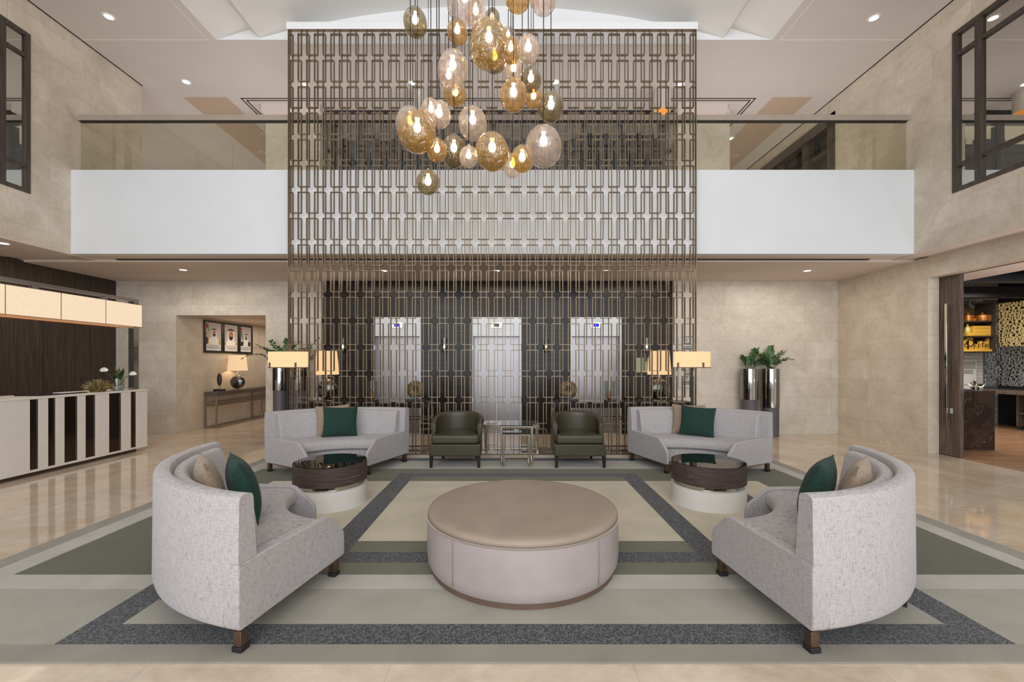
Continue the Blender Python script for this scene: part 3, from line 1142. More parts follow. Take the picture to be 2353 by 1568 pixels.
def polar(c, ang, r, dx=0.0):
    a = radians(ang)
    return (c[0] + r * cos(a) - dx * sin(a), c[1] + r * sin(a) + dx * cos(a))


sofa0 = None
for c, ang, lab in SOFAS:
    p = polar(c, ang, R0)
    if sofa0 is None:
        sofa0 = make_sofa(lab, (p[0], p[1], ZR), radians(ang - 90))
    else:
        dup(sofa0, (p[0], p[1], ZR), radians(ang - 90), lab)


def pillow_mesh(w, h, th, mat, name):
    n = 18
    b = MB()
    for s in (1, -1):
        vs, fs = [], []
        for j in range(n + 1):
            for i in range(n + 1):
                u, v = -1 + 2 * i / n, -1 + 2 * j / n
                k = ((1 - abs(u) ** 2.4) * (1 - abs(v) ** 2.4)) ** 0.62
                ed = 1 - 0.075 * (1 - abs(v) ** 2) * abs(u) ** 6
                ee = 1 - 0.075 * (1 - abs(u) ** 2) * abs(v) ** 6
                sag = -0.018 * (1 - v) * 0.5
                vs.append((u * w / 2 * ed, s * th / 2 * k + sag * 0, v * h / 2 * ee + h / 2))
        for j in range(n):
            for i in range(n):
                f = (j * (n + 1) + i, j * (n + 1) + i + 1, (j + 1) * (n + 1) + i + 1, (j + 1) * (n + 1) + i)
                fs.append(f if s < 0 else f[::-1])
        b.add(vs, fs)
    return b.build(name, mat, None, smooth=True, angle=80)


# each cushion stands on the seat and leans back against the pad; local -y is its face
gp = pillow_mesh(0.47, 0.43, 0.17, M['green'], 'throw_cushion')
bp = pillow_mesh(0.46, 0.44, 0.15, M['brown'], 'throw_cushion')
CUS = [  # sofa, kind, r, sideways (along the arc, + = counterclockwise), lean, yaw, roll
    (0, 'b', 1.145, 0.05, -14, 0, 0, 'taupe square cushion behind the green one on the front reception-side sofa'),
    (0, 'g', 0.965, 0.11, -15, 0, 0, 'dark green square cushion on the front reception-side sofa'),
    (1, 'b', 1.15, -0.06, -14, 0, 0, 'taupe square cushion behind the green one on the front shop-side sofa'),
    (1, 'g', 0.965, -0.12, -15, 0, 0, 'dark green square cushion on the front shop-side sofa'),
    (2, 'b', 1.165, 0.09, -14, 0, -3, 'taupe square cushion behind the green one on the lattice sofa at left'),
    (2, 'g', 1.0, 0.00, -15, 4, 2, 'dark green square cushion on the lattice sofa at left'),
    (3, 'b', 1.165, 0.10, -14, 0, 0, 'taupe square cushion behind the green one on the lattice sofa at right'),
    (3, 'g', 1.0, 0.00, -15, -6, 3, 'dark green square cushion on the lattice sofa at right'),
]
first = {'g': gp, 'b': bp}
for si, kd, r, dx, lean, yaw, roll, lab in CUS:
    c, ang, _ = SOFAS[si]
    o = first.pop(kd, None)
    if o is None:
        o = (gp if kd == 'g' else bp).copy()
        COL.objects.link(o)
    p = polar(c, ang, r, dx)
    rz = Matrix.Rotation(radians(ang - 90 + yaw), 4, 'Z')
    rx = Matrix.Rotation(radians(lean), 4, 'X')
    ry = Matrix.Rotation(radians(roll), 4, 'Y')
    o.matrix_world = Matrix.Translation((p[0], p[1], ZR + 0.443)) @ rz @ rx @ ry
    tag(o, lab, 'cushion', 'green throw cushions' if kd == 'g' else 'taupe throw cushions')

# ------------------------------------------------------------------ ottoman
ox, oy, orad = 0.078, 3.305, 0.706
t = thing('round_ottoman', 'large round taupe leather ottoman with nailhead trim in the middle of the rug', 'ottoman', (ox, oy, ZR))
b = MB()
b.lathe([(0.675, 0.0), (0.675, 0.035)], 72)
b.build('plinth', M['plinth'], t)
b = MB()
b.lathe([(0.66, 0.036), (0.683, 0.04), (0.70, 0.07), (0.706, 0.12), (0.706, 0.33), (0.704, 0.372), (0.698, 0.378), (0.60, 0.378)], 96)
b.build('leather_side', M['taupe_leather'], t)
b = MB()
b.lathe([(0.62, 0.376), (0.694, 0.380), (0.700, 0.39), (0.700, 0.402), (0.693, 0.415), (0.675, 0.424), (0.63, 0.430), (0.4, 0.433), (0.0001, 0.434)], 96)
b.build('leather_top', M['taupe_leather_top'], t)


def nails(pts):
    b = MB()
    for (x, y, z) in pts:
        b.ellipsoid((x, y, z), 0.0042, 0.0042, 0.0042, 6, 4)
    return b


ring = []
N = 440
for i in range(N):
    a = 2 * pi * i / N
    ring.append((0.7055 * cos(a), 0.7055 * sin(a), 0.373))
nails(ring).build('nailhead_trim', M['nail'], t, smooth=True)
camdir = atan2(-oy, -ox)
for da in (-38.5, 43.5, 130, -130):
    a = camdir + radians(da)
    pts = [(0.708 * cos(a), 0.708 * sin(a), 0.075 + 0.0108 * i) for i in range(27)]
    nails(pts).build('nailhead_trim', M['nail'], t, smooth=True)

# ------------------------------------------------------------------ drum coffee tables
def make_drum(label, loc):
    t = thing('drum_coffee_table', label, 'coffee table', loc, 0, 'round drum coffee tables')
    b = MB()
    b.lathe([(0.30, 0.0), (0.37, 0.0), (0.37, 0.196), (0.355, 0.2), (0.30, 0.2)], 72)
    b.build('white_base', M['tablewhite'], t)
    b = MB()
    b.lathe([(0.325, 0.02), (0.325, 0.24)], 72)
    b.build('metal_neck', M['chrome'], t)
    b = MB()
    b.lathe([(0.0001, 0.24), (0.367, 0.24), (0.37, 0.243), (0.37, 0.436), (0.366, 0.438), (0.35, 0.438)], 72)
    b.build('wood_drum', M['drumwood'], t)
    b = MB()
    b.lathe([(0.0001, 0.437), (0.366, 0.437), (0.3665, 0.443), (0.0001, 0.444)], 72)
    b.build('glass_top', M['blackglass'], t)
    return t


d0 = make_drum('dark wood drum coffee table on white base between the two reception-side sofas', (-1.937, 4.675, ZR))
dup(d0, (2.095, 4.675, ZR), None, 'dark wood drum coffee table on white base between the two shop-side sofas')

# ------------------------------------------------------------------ barrel armchairs
def make_armchair(label, loc, rz):
    t = thing('barrel_armchair', label, 'armchair', loc, rz, 'olive leather barrel armchairs')
    L = M['olive_leather']
    # base box with curved rear
    w, d = 0.365, 0.70
    pts = [(-w, 0.0), (w, 0.0), (w, 0.36)]
    for i in range(1, 16):
        a = pi * i / 16
        pts.append((w * cos(a), 0.36 + 0.32 * sin(a)))
    pts.append((-w, 0.36))
    b = MB()
    b.prism(pts, 'z', 0.16, 0.335)
    b.build('seat_base', L, t, 0.018, 3)
    # seat cushion
    pts = [(-0.335, -0.012), (0.335, -0.012), (0.34, 0.15), (0.285, 0.19), (0.285, 0.36)]
    for i in range(1, 12):
        a = pi * i / 12
        pts.append((0.275 * cos(a), 0.36 + 0.2 * sin(a)))
    pts += [(-0.285, 0.36), (-0.285, 0.19), (-0.34, 0.15)]
    b = MB()
    b.prism(pts, 'z', 0.338, 0.465)
    b.build('seat_cushion', L, t, 0.038, 5)
    # barrel back: horseshoe wall, high behind and sweeping down to rounded arm fronts
    b = MB()
    n = 48
    ring = []
    for i in range(n + 1):
        u = i / n
        s = u * 2 - 1                       # -1 left front ... +1 right front
        L1 = 0.26                           # share of the straight arm
        a = pi / 2 * max(-1, min(1, s / (1 - L1)))
        if abs(s) <= 1 - L1:
            cx_, cy_ = 0.338 * sin(a), 0.36 + 0.285 * cos(a)
            nx_, ny_ = sin(a), cos(a)
        else:
            q = (abs(s) - (1 - L1)) / L1
            cx_, cy_ = math.copysign(0.338 - 0.004 * q, s), 0.36 - 0.17 * q
            nx_, ny_ = math.copysign(1, s), 0.0
        k = abs(s)
        top = 0.750 - 0.014 * (k / 0.4) ** 2 if k < 0.4 else 0.736 - 0.125 * ((k - 0.4) / 0.6) ** 1.2
        bot = 0.30 + 0.04 * max(0, (k - 0.66) / 0.34)
        flare = 0.02
        th = 0.045 - 0.006 * min(1, k * 1.3)
        prof = []
        for (o, z) in ((th * 0.55, bot), (th * 0.7, (bot + top) / 2), (th + flare * 0.4, top - 0.07), (th + flare * 0.3, top - 0.022), (0.012, top), (-th + 0.008, top - 0.018), (-th, top - 0.07), (-th * 0.75, (bot + top) / 2 - 0.02), (-th * 0.7, bot)):
            prof.append((cx_ + nx_ * o, cy_ + ny_ * o, z))
        ring.append(prof)
    k = len(ring[0])
    vs = [p for r_ in ring for p in r_]
    fs = []
    for i in range(n):
        for q in range(k):
            fs.append((i * k + q, i * k + (q + 1) % k, (i + 1) * k + (q + 1) % k, (i + 1) * k + q))
    fs.append(tuple(range(k)))
    fs.append(tuple(range(n * k, (n + 1) * k)))
    b.add(vs, fs)
    b.build('barrel_back', L, t, 0.016, 4, angle=50)
    for sx in (-1, 1):
        x = sx * 0.335
        b = MB()
        b.add([(x - 0.026, 0.004, 0.16), (x + 0.026, 0.004, 0.16), (x + 0.026, 0.056, 0.16), (x - 0.026, 0.056, 0.16),
               (x - 0.017 + sx * 0.003, 0.004, 0), (x + 0.017 + sx * 0.003, 0.004, 0), (x + 0.017 + sx * 0.003, 0.04, 0), (x - 0.017 + sx * 0.003, 0.04, 0)],
              [(0, 1, 2, 3), (4, 7, 6, 5), (0, 4, 5, 1), (1, 5, 6, 2), (2, 6, 7, 3), (3, 7, 4, 0)])
        b.build('leg', M['black'], t, 0.003, 2)
        x = sx * 0.26
        b = MB()
        b.add([(x - 0.022, 0.56, 0.16), (x + 0.022, 0.56, 0.16), (x + 0.022, 0.605, 0.16), (x - 0.022, 0.605, 0.16),
               (x - 0.016, 0.61, 0), (x + 0.016, 0.61, 0), (x + 0.016, 0.64, 0), (x - 0.016, 0.64, 0)],
              [(0, 1, 2, 3), (4, 7, 6, 5), (0, 4, 5, 1), (1, 5, 6, 2), (2, 6, 7, 3), (3, 7, 4, 0)])
        b.build('leg', M['black'], t, 0.003, 2)
    return t


YA = 6.17
ch = make_armchair('olive brown leather barrel armchair on the sofa side left of the small glass tables', (PX(1045, YA), YA, ZR), 0)
dup(ch, (PX(1334, YA), YA, ZR), 0, 'olive brown leather barrel armchair on the sofa side right of the small glass tables')

# ------------------------------------------------------------------ nesting tables
def nest(label, x0, x1, y0, y1, z, loc):
    t = thing('nesting_table', label, 'side table', loc, 0, 'nesting side tables between the armchairs')
    w, d = (x1 - x0) / 2, (y1 - y0)
    tt = 0.018
    for x in (-w, w - tt):
        for y in (0, d - tt):
            b = MB()
            b.box(x, y, tt, x + tt, y + tt, z - 0.03)
            b.build('leg', M['champagne'], t, 0.002, 2)
    b = MB()
    b.box(-w, 0, z - 0.03, w, tt, z - 0.012)
    b.box(-w, d - tt, z - 0.03, w, d, z - 0.012)
    b.box(-w, tt, z - 0.03, -w + tt, d - tt, z - 0.012)
    b.box(w - tt, tt, z - 0.03, w, d - tt, z - 0.012)
    b.build('top_frame', M['champagne'], t, 0.002, 2)
    b = MB()
    b.box(-w, 0, 0, -w + tt, d, tt)
    b.box(w - tt, 0, 0, w, d, tt)
    b.box(-w + tt, d - tt, 0, w - tt, d, tt)
    b.build('floor_rail', M['champagne'], t, 0.002, 2)
    b = MB()
    b.box(-w, 0, z - 0.011, w, d, z)
    b.build('glass_top', M['blackglass'], t, 0.002, 2)
    return t


nest('tall slim champagne metal side table with dark glass top, the outer of the nested pair', PX(1150, 6.36), PX(1225, 6.36), 6.36, 6.78, PZ(978, 6.36) - ZR, ((PX(1150, 6.36) + PX(1225, 6.36)) / 2, 6.36, ZR))
nest('low champagne metal side table with dark glass top, tucked under the taller one', PX(1155, 6.24), PX(1218, 6.24), 6.24, 6.62, PZ(997, 6.24) - ZR, ((PX(1155, 6.24) + PX(1218, 6.24)) / 2, 6.24, ZR))

# ------------------------------------------------------------------ lattice screen
YS_ = 6.90
ms = YS_ / F                                  # metres per pixel at the screen
SX0, SX1 = PX(661, YS_), PX(1601, YS_)
SZ1, SZ0 = PZ(66.5, YS_), PZ(1046, YS_)
t = thing('lattice_screen', 'tall bronze metal lattice screen of interlocking rectangles before the lifts', 'screen', (0, YS_, 0))
bw_, dep = 0.0050, 0.046
b = MB()
fw = 0.012
b.box(SX0, YS_, SZ0, SX0 + fw, YS_ + dep, SZ1)
b.box(SX1 - fw, YS_, SZ0, SX1, YS_ + dep, SZ1)
b.box(SX0 + fw, YS_, SZ1 - fw, SX1 - fw, YS_ + dep, SZ1)
b.box(SX0 + fw, YS_, SZ0, SX1 - fw, YS_ + dep, SZ0 + fw)
b.build('frame', M['lattice'], t, world=True)
b = MB()
pitch, rw = 37.65, 25.0                      # interlocking tall rectangles, alternate columns set half a step lower
for odd in (0, 1):
    k = -1
    while True:
        xl = PX((665.9 if odd else 683.9) + k * pitch, YS_)
        xr = xl + rw * ms
        k += 1
        if xl > SX1 - fw:
            break
        a, c = max(xl, SX0 + fw), min(xr, SX1 - fw)
        if c <= a:
            continue
        for r in range(-1 if odd else 0, 8):
            yt = (137.4 if odd else 77.0) + 121.3 * r
            zt_, zb_ = PZ(yt, YS_), PZ(yt + 108.6, YS_)
            top, bot = zt_ < SZ1 - fw - 0.02, zb_ > SZ0 + fw + 0.02
            zt_, zb_ = min(zt_, SZ1 - fw), max(zb_, SZ0 + fw)
            for x in (xl, xr):
                if SX0 + fw < x < SX1 - fw:
                    b.box(x - bw_, YS_ + 0.001 + 0.0004 * odd, zb_, x + bw_, YS_ + dep - 0.001, zt_)
            if top:
                b.box(a, YS_ + 0.0005, zt_ - bw_, c, YS_ + dep - 0.0005, zt_ + bw_)
            if bot:
                b.box(a, YS_ + 0.0005, zb_ - bw_, c, YS_ + dep - 0.0005, zb_ + bw_)
b.build('lattice', M['lattice'], t, smooth=False, world=True)
b = MB()
b.box(SX0, YS_ + 0.005, 0, SX1, YS_ + dep - 0.005, SZ0)
b.build('base_plinth', M['floor'], t, world=True)

# ------------------------------------------------------------------ pendant globes
GL = [  # px, py, w, h, depth, glass, label
    (954, 51, 54, 68, 3.95, 'smoke', 'smoky egg-shaped glass pendant hanging apart at the top left of the cluster'),
    (1068, 4, 84, 95, 3.45, 'clear', 'large clear glass pendant cut by the top edge of the picture'),
    (1093, 32, 50, 72, 3.85, 'clear', 'clear glass pendant half hidden behind the large clear one at the top'),
    (1051, 73, 47, 59, 4.00, 'amber', 'small amber glass pendant just under the large clear one at the top'),
    (1131, 45, 36, 52, 4.35, 'smoke', 'small dark smoky pendant peeking above the biggest gold globe'),
    (1123.5, 102, 89, 112, 3.40, 'gold', 'biggest rippled gold glass globe at the top centre of the cluster'),
    (1136, 134, 56, 66, 3.95, 'smoke', 'smoky pendant showing only below the biggest gold globe'),
    (1040, 159, 70, 87, 3.45, 'clear', 'clear rippled egg-shaped pendant left below the biggest gold globe'),
    (1031, 178, 46, 60, 4.05, 'clear', 'clear pendant showing behind the lower left of the rippled clear egg'),
    (1046, 215, 53, 56, 4.25, 'gold', 'gold ball pendant directly below the clear rippled egg'),
    (1189, -8, 60, 70, 3.60, 'amber', 'amber pendant cut by the top edge, right of the cords'),
    (1248, -6, 62, 78, 3.75, 'clear', 'clear pendant cut by the top edge, farthest to the right'),
    (1214, 113, 52, 65, 3.60, 'clear', 'pale clear oval pendant to the right of the biggest gold globe'),
    (1174, 115, 44, 62, 3.90, 'amber', 'amber pendant squeezed between the biggest gold globe and the pale oval'),
    (1168, 84, 34, 46, 4.30, 'clear', 'small clear pendant mostly hidden behind the biggest gold globe at its right'),
    (1180, 160, 47, 56, 4.15, 'clear', 'clear pinkish pendant above the round amber globe on the right'),
    (1220, 183, 49, 57, 3.90, 'smoke', 'smoky brown pendant to the upper right of the round amber globe'),
    (1180, 219, 63, 77, 3.60, 'amber', 'round amber globe with teardrop bulb, right of centre'),
    (1226, 224, 42, 52, 4.40, 'amber', 'small amber pendant tucked between the round amber and the brown end globe'),
    (1266, 246, 59, 69, 3.80, 'smoke', 'smoky brown globe at the right end of the middle tier'),
    (1249, 336, 86, 95, 3.45, 'clear', 'large milky clear globe at the lower right of the cluster'),
    (1200, 365, 55, 62, 3.80, 'gold', 'gold pendant overlapped by the large milky globe at lower right'),
    (1178, 381, 46, 56, 4.15, 'clear', 'clear pendant low behind the gold one at the bottom right'),
    (1131, 348.5, 79, 88, 3.45, 'gold', 'large rippled gold brown globe at the bottom centre'),
    (1077, 360, 43, 51, 3.55, 'clear', 'smallest clear ball pendant in the bottom tier'),
    (1043, 348, 58, 77, 3.95, 'smoke', 'smoky olive globe behind the smallest clear ball'),
    (1004, 345.5, 46, 54, 3.60, 'amber', 'small amber pendant at the lower right of the big left gold globe'),
    (1086, 283, 67, 78, 3.75, 'clear', 'milky clear globe in the centre of the lower tier'),
    (1009, 263, 55, 62, 3.60, 'clear', 'clear sparkling ball overlapping the big left gold globe from above'),
    (990, 254, 46, 56, 4.00, 'clear', 'clear pendant showing behind the sparkling ball on the left'),
    (959, 304, 86, 94, 3.35, 'gold', 'big rippled gold brown globe at the left end of the cluster'),
    (943, 285, 68, 80, 3.85, 'clear', 'clear globe half hidden behind the big left gold globe'),
    (983.5, 419, 53, 57, 3.70, 'smoke', 'lowest smoky olive ball hanging alone below the cluster'),
]
bulb_mb = MB()
bulb_mb.lathe([(0.0001, -0.062), (0.014, -0.060), (0.027, -0.050), (0.036, -0.030), (0.037, -0.008), (0.030, 0.014), (0.020, 0.034), (0.012, 0.046), (0.0001, 0.05)], 20)
for gi, (px, py, w, h, Y, kind, lab) in enumerate(GL):
    x, y, z = P(px, py, Y)
    rx, rz = w / 2 * Y / F * 0.985, h / 2 * Y / F * 0.985
    t = thing('globe_pendant', lab, 'pendant lamp', (x, y, z - rz), 0, 'cluster of blown glass pendant lamps')
    top = rz * 2
    b = MB()
    # slightly egg-shaped, uneven hand blown shell
    n, m = 36, 24
    vs, fs = [], []
    ph = random.uniform(0, 6)
    tilt = random.uniform(-0.10, 0.10)
    for j in range(m + 1):
        a = pi * j / m
        zz = -cos(a)
        rr = sin(a) * (1 - 0.05 * zz)
        for i in range(n):
            q = 2 * pi * i / n
            wob = 1 + 0.012 * sin(3 * q + ph + 4 * zz) + 0.008 * sin(5 * q - ph - 3 * zz)
            vs.append((rx * rr * wob * cos(q) + tilt * rz * zz * (1 - zz * zz), rx * rr * wob * sin(q), rz + rz * zz))
    for j in range(m):
        for i in range(n):
            fs.append((j * n + i, j * n + (i + 1) % n, (j + 1) * n + (i + 1) % n, (j + 1) * n + i))
    b.add(vs, fs)
    b.build('glass_globe', M['globe_' + kind], t, angle=180)
    sr = min(0.045, rx * 0.36)
    cap0 = top - rz * 0.42
    b = MB()
    b.lathe([(0.012, cap0 - 0.01), (sr, cap0), (sr * 0.92, cap0 + (top - cap0) * 0.55), (sr * 0.4, top - 0.004), (0.007, top + 0.012)], 20)
    so = b.build('lamp_socket', M['chrome'], t)
    bo = bulb_mb.build('bulb', M['bulb'], t, angle=180)
    q_ = min(0.82, 0.82 * rx / 0.10)
    bo.scale = (q_, q_, q_)
    bo.location = (0, 0, cap0 - 0.05 * q_)
    zt = vault_z(x) - 0.002
    zl = zt - (z - rz)
    dx = random.uniform(-0.004, 0.004)
    b = MB()
    b.tube([(0, 0, top + 0.008), (dx, 0, top + (zl - top) * 0.5), (0, 0, zl)], 0.0042, 6)
    b.build('cable', M['cable'], t)

# ------------------------------------------------------------------ planters with zz plants
def leaf(b, base, d, nrm, L, W):
    d = d.normalized()
    side = d.cross(nrm).normalized()
    nrm = side.cross(d).normalized()
    p = [base, base + d * (L * 0.3) + side * W * 0.42 + nrm * 0.1 * W, base + d * (L * 0.6) + side * W * 0.46 + nrm * 0.1 * W, base + d * L,
         base + d * (L * 0.6) - side * W * 0.46 + nrm * 0.1 * W, base + d * (L * 0.3) - side * W * 0.42 + nrm * 0.1 * W, base + d * (L * 0.45) - nrm * 0.05 * W]
    b.add(p, [(0, 1, 6), (1, 2, 6), (2, 3, 6), (3, 4, 6), (4, 5, 6), (5, 0, 6)])


def zz_plant(seed, dirs):
    rnd = random.Random(seed)
    b, st = MB(), MB()
    for (az, lean, L) in dirs:
        a = radians(az)
        pts = []
        nseg = 10
        p = Vector((0.04 * cos(a), 0.04 * sin(a), -0.05))
        ang = radians(86 - 0.25 * lean)
        for i in range(nseg + 1):
            pts.append(p.copy())
            e = ang - radians(lean) * (i / nseg) ** 1.3
            a2 = a + 0.35 * sin(i * 0.7 + seed)
            p = p + Vector((cos(a2) * cos(e), sin(a2) * cos(e), sin(e))) * (L / nseg)
        st.tube(pts, [0.009 * (1 - 0.6 * i / nseg) for i in range(nseg + 1)], 6)
        for i in range(3, nseg + 1):
            d = (pts[i] - pts[i - 1]).normalized()
            sd = d.cross(Vector((0, 0, 1)))
            if sd.length < 0.1:
                sd = Vector((-sin(a), cos(a), 0))
            sd.normalize()
            up = sd.cross(d)
            s_ = 1 - 0.4 * abs(i / nseg - 0.55)
            for sg in (-1, 1):
                dd = d * rnd.uniform(0.4, 0.9) + sd * sg * rnd.uniform(0.5, 0.9) + up * rnd.uniform(-0.3, 0.5)
                leaf(b, pts[i], dd, up, 0.12 * s_ * rnd.uniform(0.8, 1.2), 0.062 * s_)
        leaf(b, pts[-1], d, up, 0.09, 0.035)
    return b, st


def planter(label, x, y, r, zt, zm, seed, dirs, cat='planter'):
    t = thing('tall_planter', label, cat, (x, y, 0), 0, 'tall cylinder planters with zz plants')
    b = MB()
    b.lathe([(r * 0.93, 0.0), (r * 0.93, zm + 0.02)], 40)
    b.build('dark_base', M['potgrey'], t)
    b = MB()
    b.lathe([(r * 0.9, zm), (r, zm), (r, zt), (r * 0.94, zt), (r * 0.94, zt - 0.12)], 48)
    b.build('mirror_sleeve', M['smokechrome'], t)
    b = MB()
    b.lathe([(0.0001, zt - 0.07), (r * 0.935, zt - 0.07)], 24)
    b.build('soil', M['plinth'], t)
    lf, st = zz_plant(seed, dirs)
    fo = lf.build('foliage', M['leaf'], t, angle=60)
    fo.location = (0, 0, zt)
    so = st.build('stem', M['stem'], t)
    so.location = (0, 0, zt)
    return t


YP = 8.95
planter('tall mirror planter with zz plant, the shorter sleeve of the right pair', PX(1721.5, YP), YP, 0.165, PZ(848, YP), PZ(918, YP), 3,
        [(30, 40, 0.50), (0, 75, 0.45), (170, 30, 0.30), (80, 50, 0.40), (-20, 115, 0.42)])
planter('tall mirror planter with zz plant, nearest the wall corner of the right pair', PX(1770.5, YP), YP, 0.165, PZ(848, YP), PZ(936, YP), 5,
        [(150, 38, 0.50), (20, 55, 0.52), (60, 20, 0.50), (-10, 80, 0.45), (200, 70, 0.35), (100, 45, 0.45)])
planter('tall mirror planter with zz plant beside the corridor opening, outside the screen edge', PX(644, 8.75), 8.75, 0.14, PZ(846, 8.75), PZ(897, 8.75), 8,
        [(190, 100, 0.78), (165, 70, 0.72), (30, 40, 0.66), (90, 30, 0.64), (200, 50, 0.62), (10, 70, 0.55), (140, 45, 0.7)])
planter('tall mirror planter with zz plant just behind the left edge of the lattice', PX(688, 8.75), 8.75, 0.14, PZ(846, 8.75), PZ(897, 8.75), 11,
        [(10, 85, 0.74), (40, 35, 0.72), (150, 40, 0.70), (90, 45, 0.6), (-10, 120, 0.78), (180, 65, 0.5)])

# ------------------------------------------------------------------ lounge floor lamps
def floor_lamp(label, cx, half, y):
    t = thing('floor_lamp', label, 'floor lamp', (cx, y, 0), 0, 'floor lamps behind the rear sofas')
    z0, z1 = PZ(844, y), PZ(808.5, y)
    b = MB()
    b.lathe([(0.0001, z0 + 0.015), (0.985 * half, z0 + 0.015), (half, z0), (half, z1), (0.97 * half, z1)], 56, 0, 0, 1, 0.28)
    b.build('lamp_shade', M['shade'], t)
    b = MB()
    b.lathe([(half * 1.01, z0 - 0.012), (half * 1.01, z0 - 0.001), (half * 0.97, z0 - 0.001), (half * 0.97, z0 - 0.012), (half * 1.01, z0 - 0.012)], 56, 0, 0, 1, 0.28)
    b.box(-half * 0.97, -0.01, z0 - 0.012, half * 0.97, 0.01, z0 - 0.002)
    b.build('shade_rail', M['plinth'], t)
    for u in (-0.82, 0.5):
        x = u * half
        yy = -0.28 * half * sqrt(1 - u * u) - 0.006
        b = MB()
        b.box(x - 0.014, yy - 0.006, z0 - 0.012, x + 0.014, yy + 0.004, z0 + 0.07)
        b.build('shade_clip', M['plinth'], t)
    b = MB()
    b.box(-0.015, -0.012, 0.02, 0.015, 0.012, z0 - 0.012)
    b.build('pole', M['black'], t)
    b = MB()
    b.box(-0.14, -0.08, 0, 0.14, 0.08, 0.02)
    b.build('foot_plate', M['black'], t, 0.003, 2)
    return t


YL = 6.76
floor_lamp('black floor lamp with oval cream shade behind the lattice sofa at left', PX(662, YL), 46.0 * YL / F, YL)
floor_lamp('black floor lamp with oval cream shade behind the lattice sofa at right', PX(1590, YL), 42.5 * YL / F, YL)

# ------------------------------------------------------------------ consoles behind the screen
def console(name, label, x0, x1, y0, y1, z, top_mat, leg_mat, th=0.09, group=None, mid=True):
    t = thing(name, label, 'console table', ((x0 + x1) / 2, (y0 + y1) / 2, 0), 0, group)
    q = 0.03
    b = MB()
    b.box(x0, y0, z - th, x1, y1, z)
    b.build('table_top', top_mat, t, 0.004, 2, world=True)
    for x in (x0 + 0.02, x1 - 0.02 - q):
        for y in (y0 + 0.01, y1 - 0.01 - q):
            b = MB()
            b.box(x, y, 0, x + q, y + q, z - th)
            b.build('leg', leg_mat, t, 0.002, 2, world=True)
    for zz in ((0.02, z - th - 0.2) if mid else (0.02,)):
        b = MB()
        b.box(x0 + 0.02 + q, y0 + 0.01, zz, x1 - 0.02 - q, y0 + 0.01 + q, zz + q * 0.8)
        b.box(x0 + 0.02 + q, y1 - 0.01 - q, zz, x1 - 0.02 - q, y1 - 0.01, zz + q * 0.8)
        b.box(x0 + 0.02, y0 + 0.01 + q, zz, x0 + 0.02 + q, y1 - 0.01 - q, zz + q * 0.8)
        b.box(x1 - 0.02 - q, y0 + 0.01 + q, zz, x1 - 0.02, y1 - 0.01 - q, zz + q * 0.8)
        b.build('stretcher', leg_mat, t, world=True)
    return t


KZ = 0.845
console('console_table', 'dark console table behind the lattice, holding the left lamp and disc sculpture', -3.56, -1.36, 7.3, 7.72, KZ, M['darkwood_x'], M['bronzestrip'], 0.1, 'consoles behind the lattice')
console('console_table', 'dark console table behind the lattice, holding the right lamp and disc sculpture', 0.66, 3.02, 7.3, 7.72, KZ, M['darkwood_x'], M['bronzestrip'], 0.1, 'consoles behind the lattice')
console('low_table', 'low champagne metal table behind the lattice in front of the middle lift', PX(1110, 7.35), PX(1240, 7.35), 7.35, 7.85, PZ(976, 7.35), M['champagne'], M['champagne'], 0.07, None, False)


def table_lamp(label, x, y, z, zs0, zs1, wb, wt, shade, group, disc=0.18, zd=None, dark=True):
    t = thing('table_lamp', label, 'table lamp', (x, y, z), 0, group)
    b = MB()
    b.box(-0.09, -0.05, 0, 0.09, 0.05, 0.02)
    b.build('acrylic_foot', M['chrome'], t, 0.003, 2)
    b = MB()
    zc = 0.02 + disc
    b.ellipsoid((0, 0, zc), disc, disc * 0.42, disc, 36, 22)
    b.build('disc_body', M['smokeglass'], t, angle=180)
    b = MB()
    b.lathe([(0.02, zc + disc - 0.004), (0.022, zc + disc + 0.02), (0.01, zc + disc + 0.025), (0.01, zs1 - z - 0.06)], 16)
    b.build('neck', M['chrome'], t)
    b = MB()
    b.lathe([(wb, zs0 - z), (wt, zs1 - z), (wt - 0.004, zs1 - z), (wb - 0.004, zs0 - z), (wb, zs0 - z)], 48)
    b.build('lamp_shade', shade, t)
    return t


for px, lab in ((751, 'table lamp with black disc body and cream shade on the left console behind the lattice'),
                (1515, 'table lamp with black disc body and cream shade on the right console behind the lattice')):
    table_lamp(lab, PX(px, 7.48), 7.48, KZ, PZ(861, 7.48), PZ(807, 7.48), 26.5 * 7.48 / F, 22 * 7.48 / F, M['shade'], 'table lamps on the lattice consoles', 0.18)


def urchin(label, x, y, z, r):
    t = thing('disc_sculpture', label, 'sculpture', (x, y, z), 0, 'gilded disc sculptures')
    b = MB()
    b.box(-0.16, -0.06, 0, 0.16, 0.06, 0.035)
    b.build('black_plinth', M['black'], t, 0.003, 2)
    b = MB()
    zc = 0.04 + r
    R_, r_ = r * 0.55, r * 0.45
    n, m = 44, 18
    vs, fs = [], []
    for i in range(n):
        a = 2 * pi * i / n
        for j in range(m):
            c = 2 * pi * j / m
            rad = R_ + r_ * cos(c)
            vs.append((rad * cos(a), 0.75 * r_ * sin(c), zc + rad * sin(a)))
    for i in range(n):
        for j in range(m):
            fs.append((i * m + j, i * m + (j + 1) % m, ((i + 1) % n) * m + (j + 1) % m, ((i + 1) % n) * m + j))
    b.add(vs, fs)
    b.build('gilded_disc', M['urchin'], t, angle=180)
    return t


urchin('gilded spiny disc sculpture on the left console behind the lattice', PX(955, 7.5), 7.5, KZ, 0.155)
urchin('gilded spiny disc sculpture on the right console behind the lattice', PX(1306, 7.5), 7.5, KZ, 0.155)


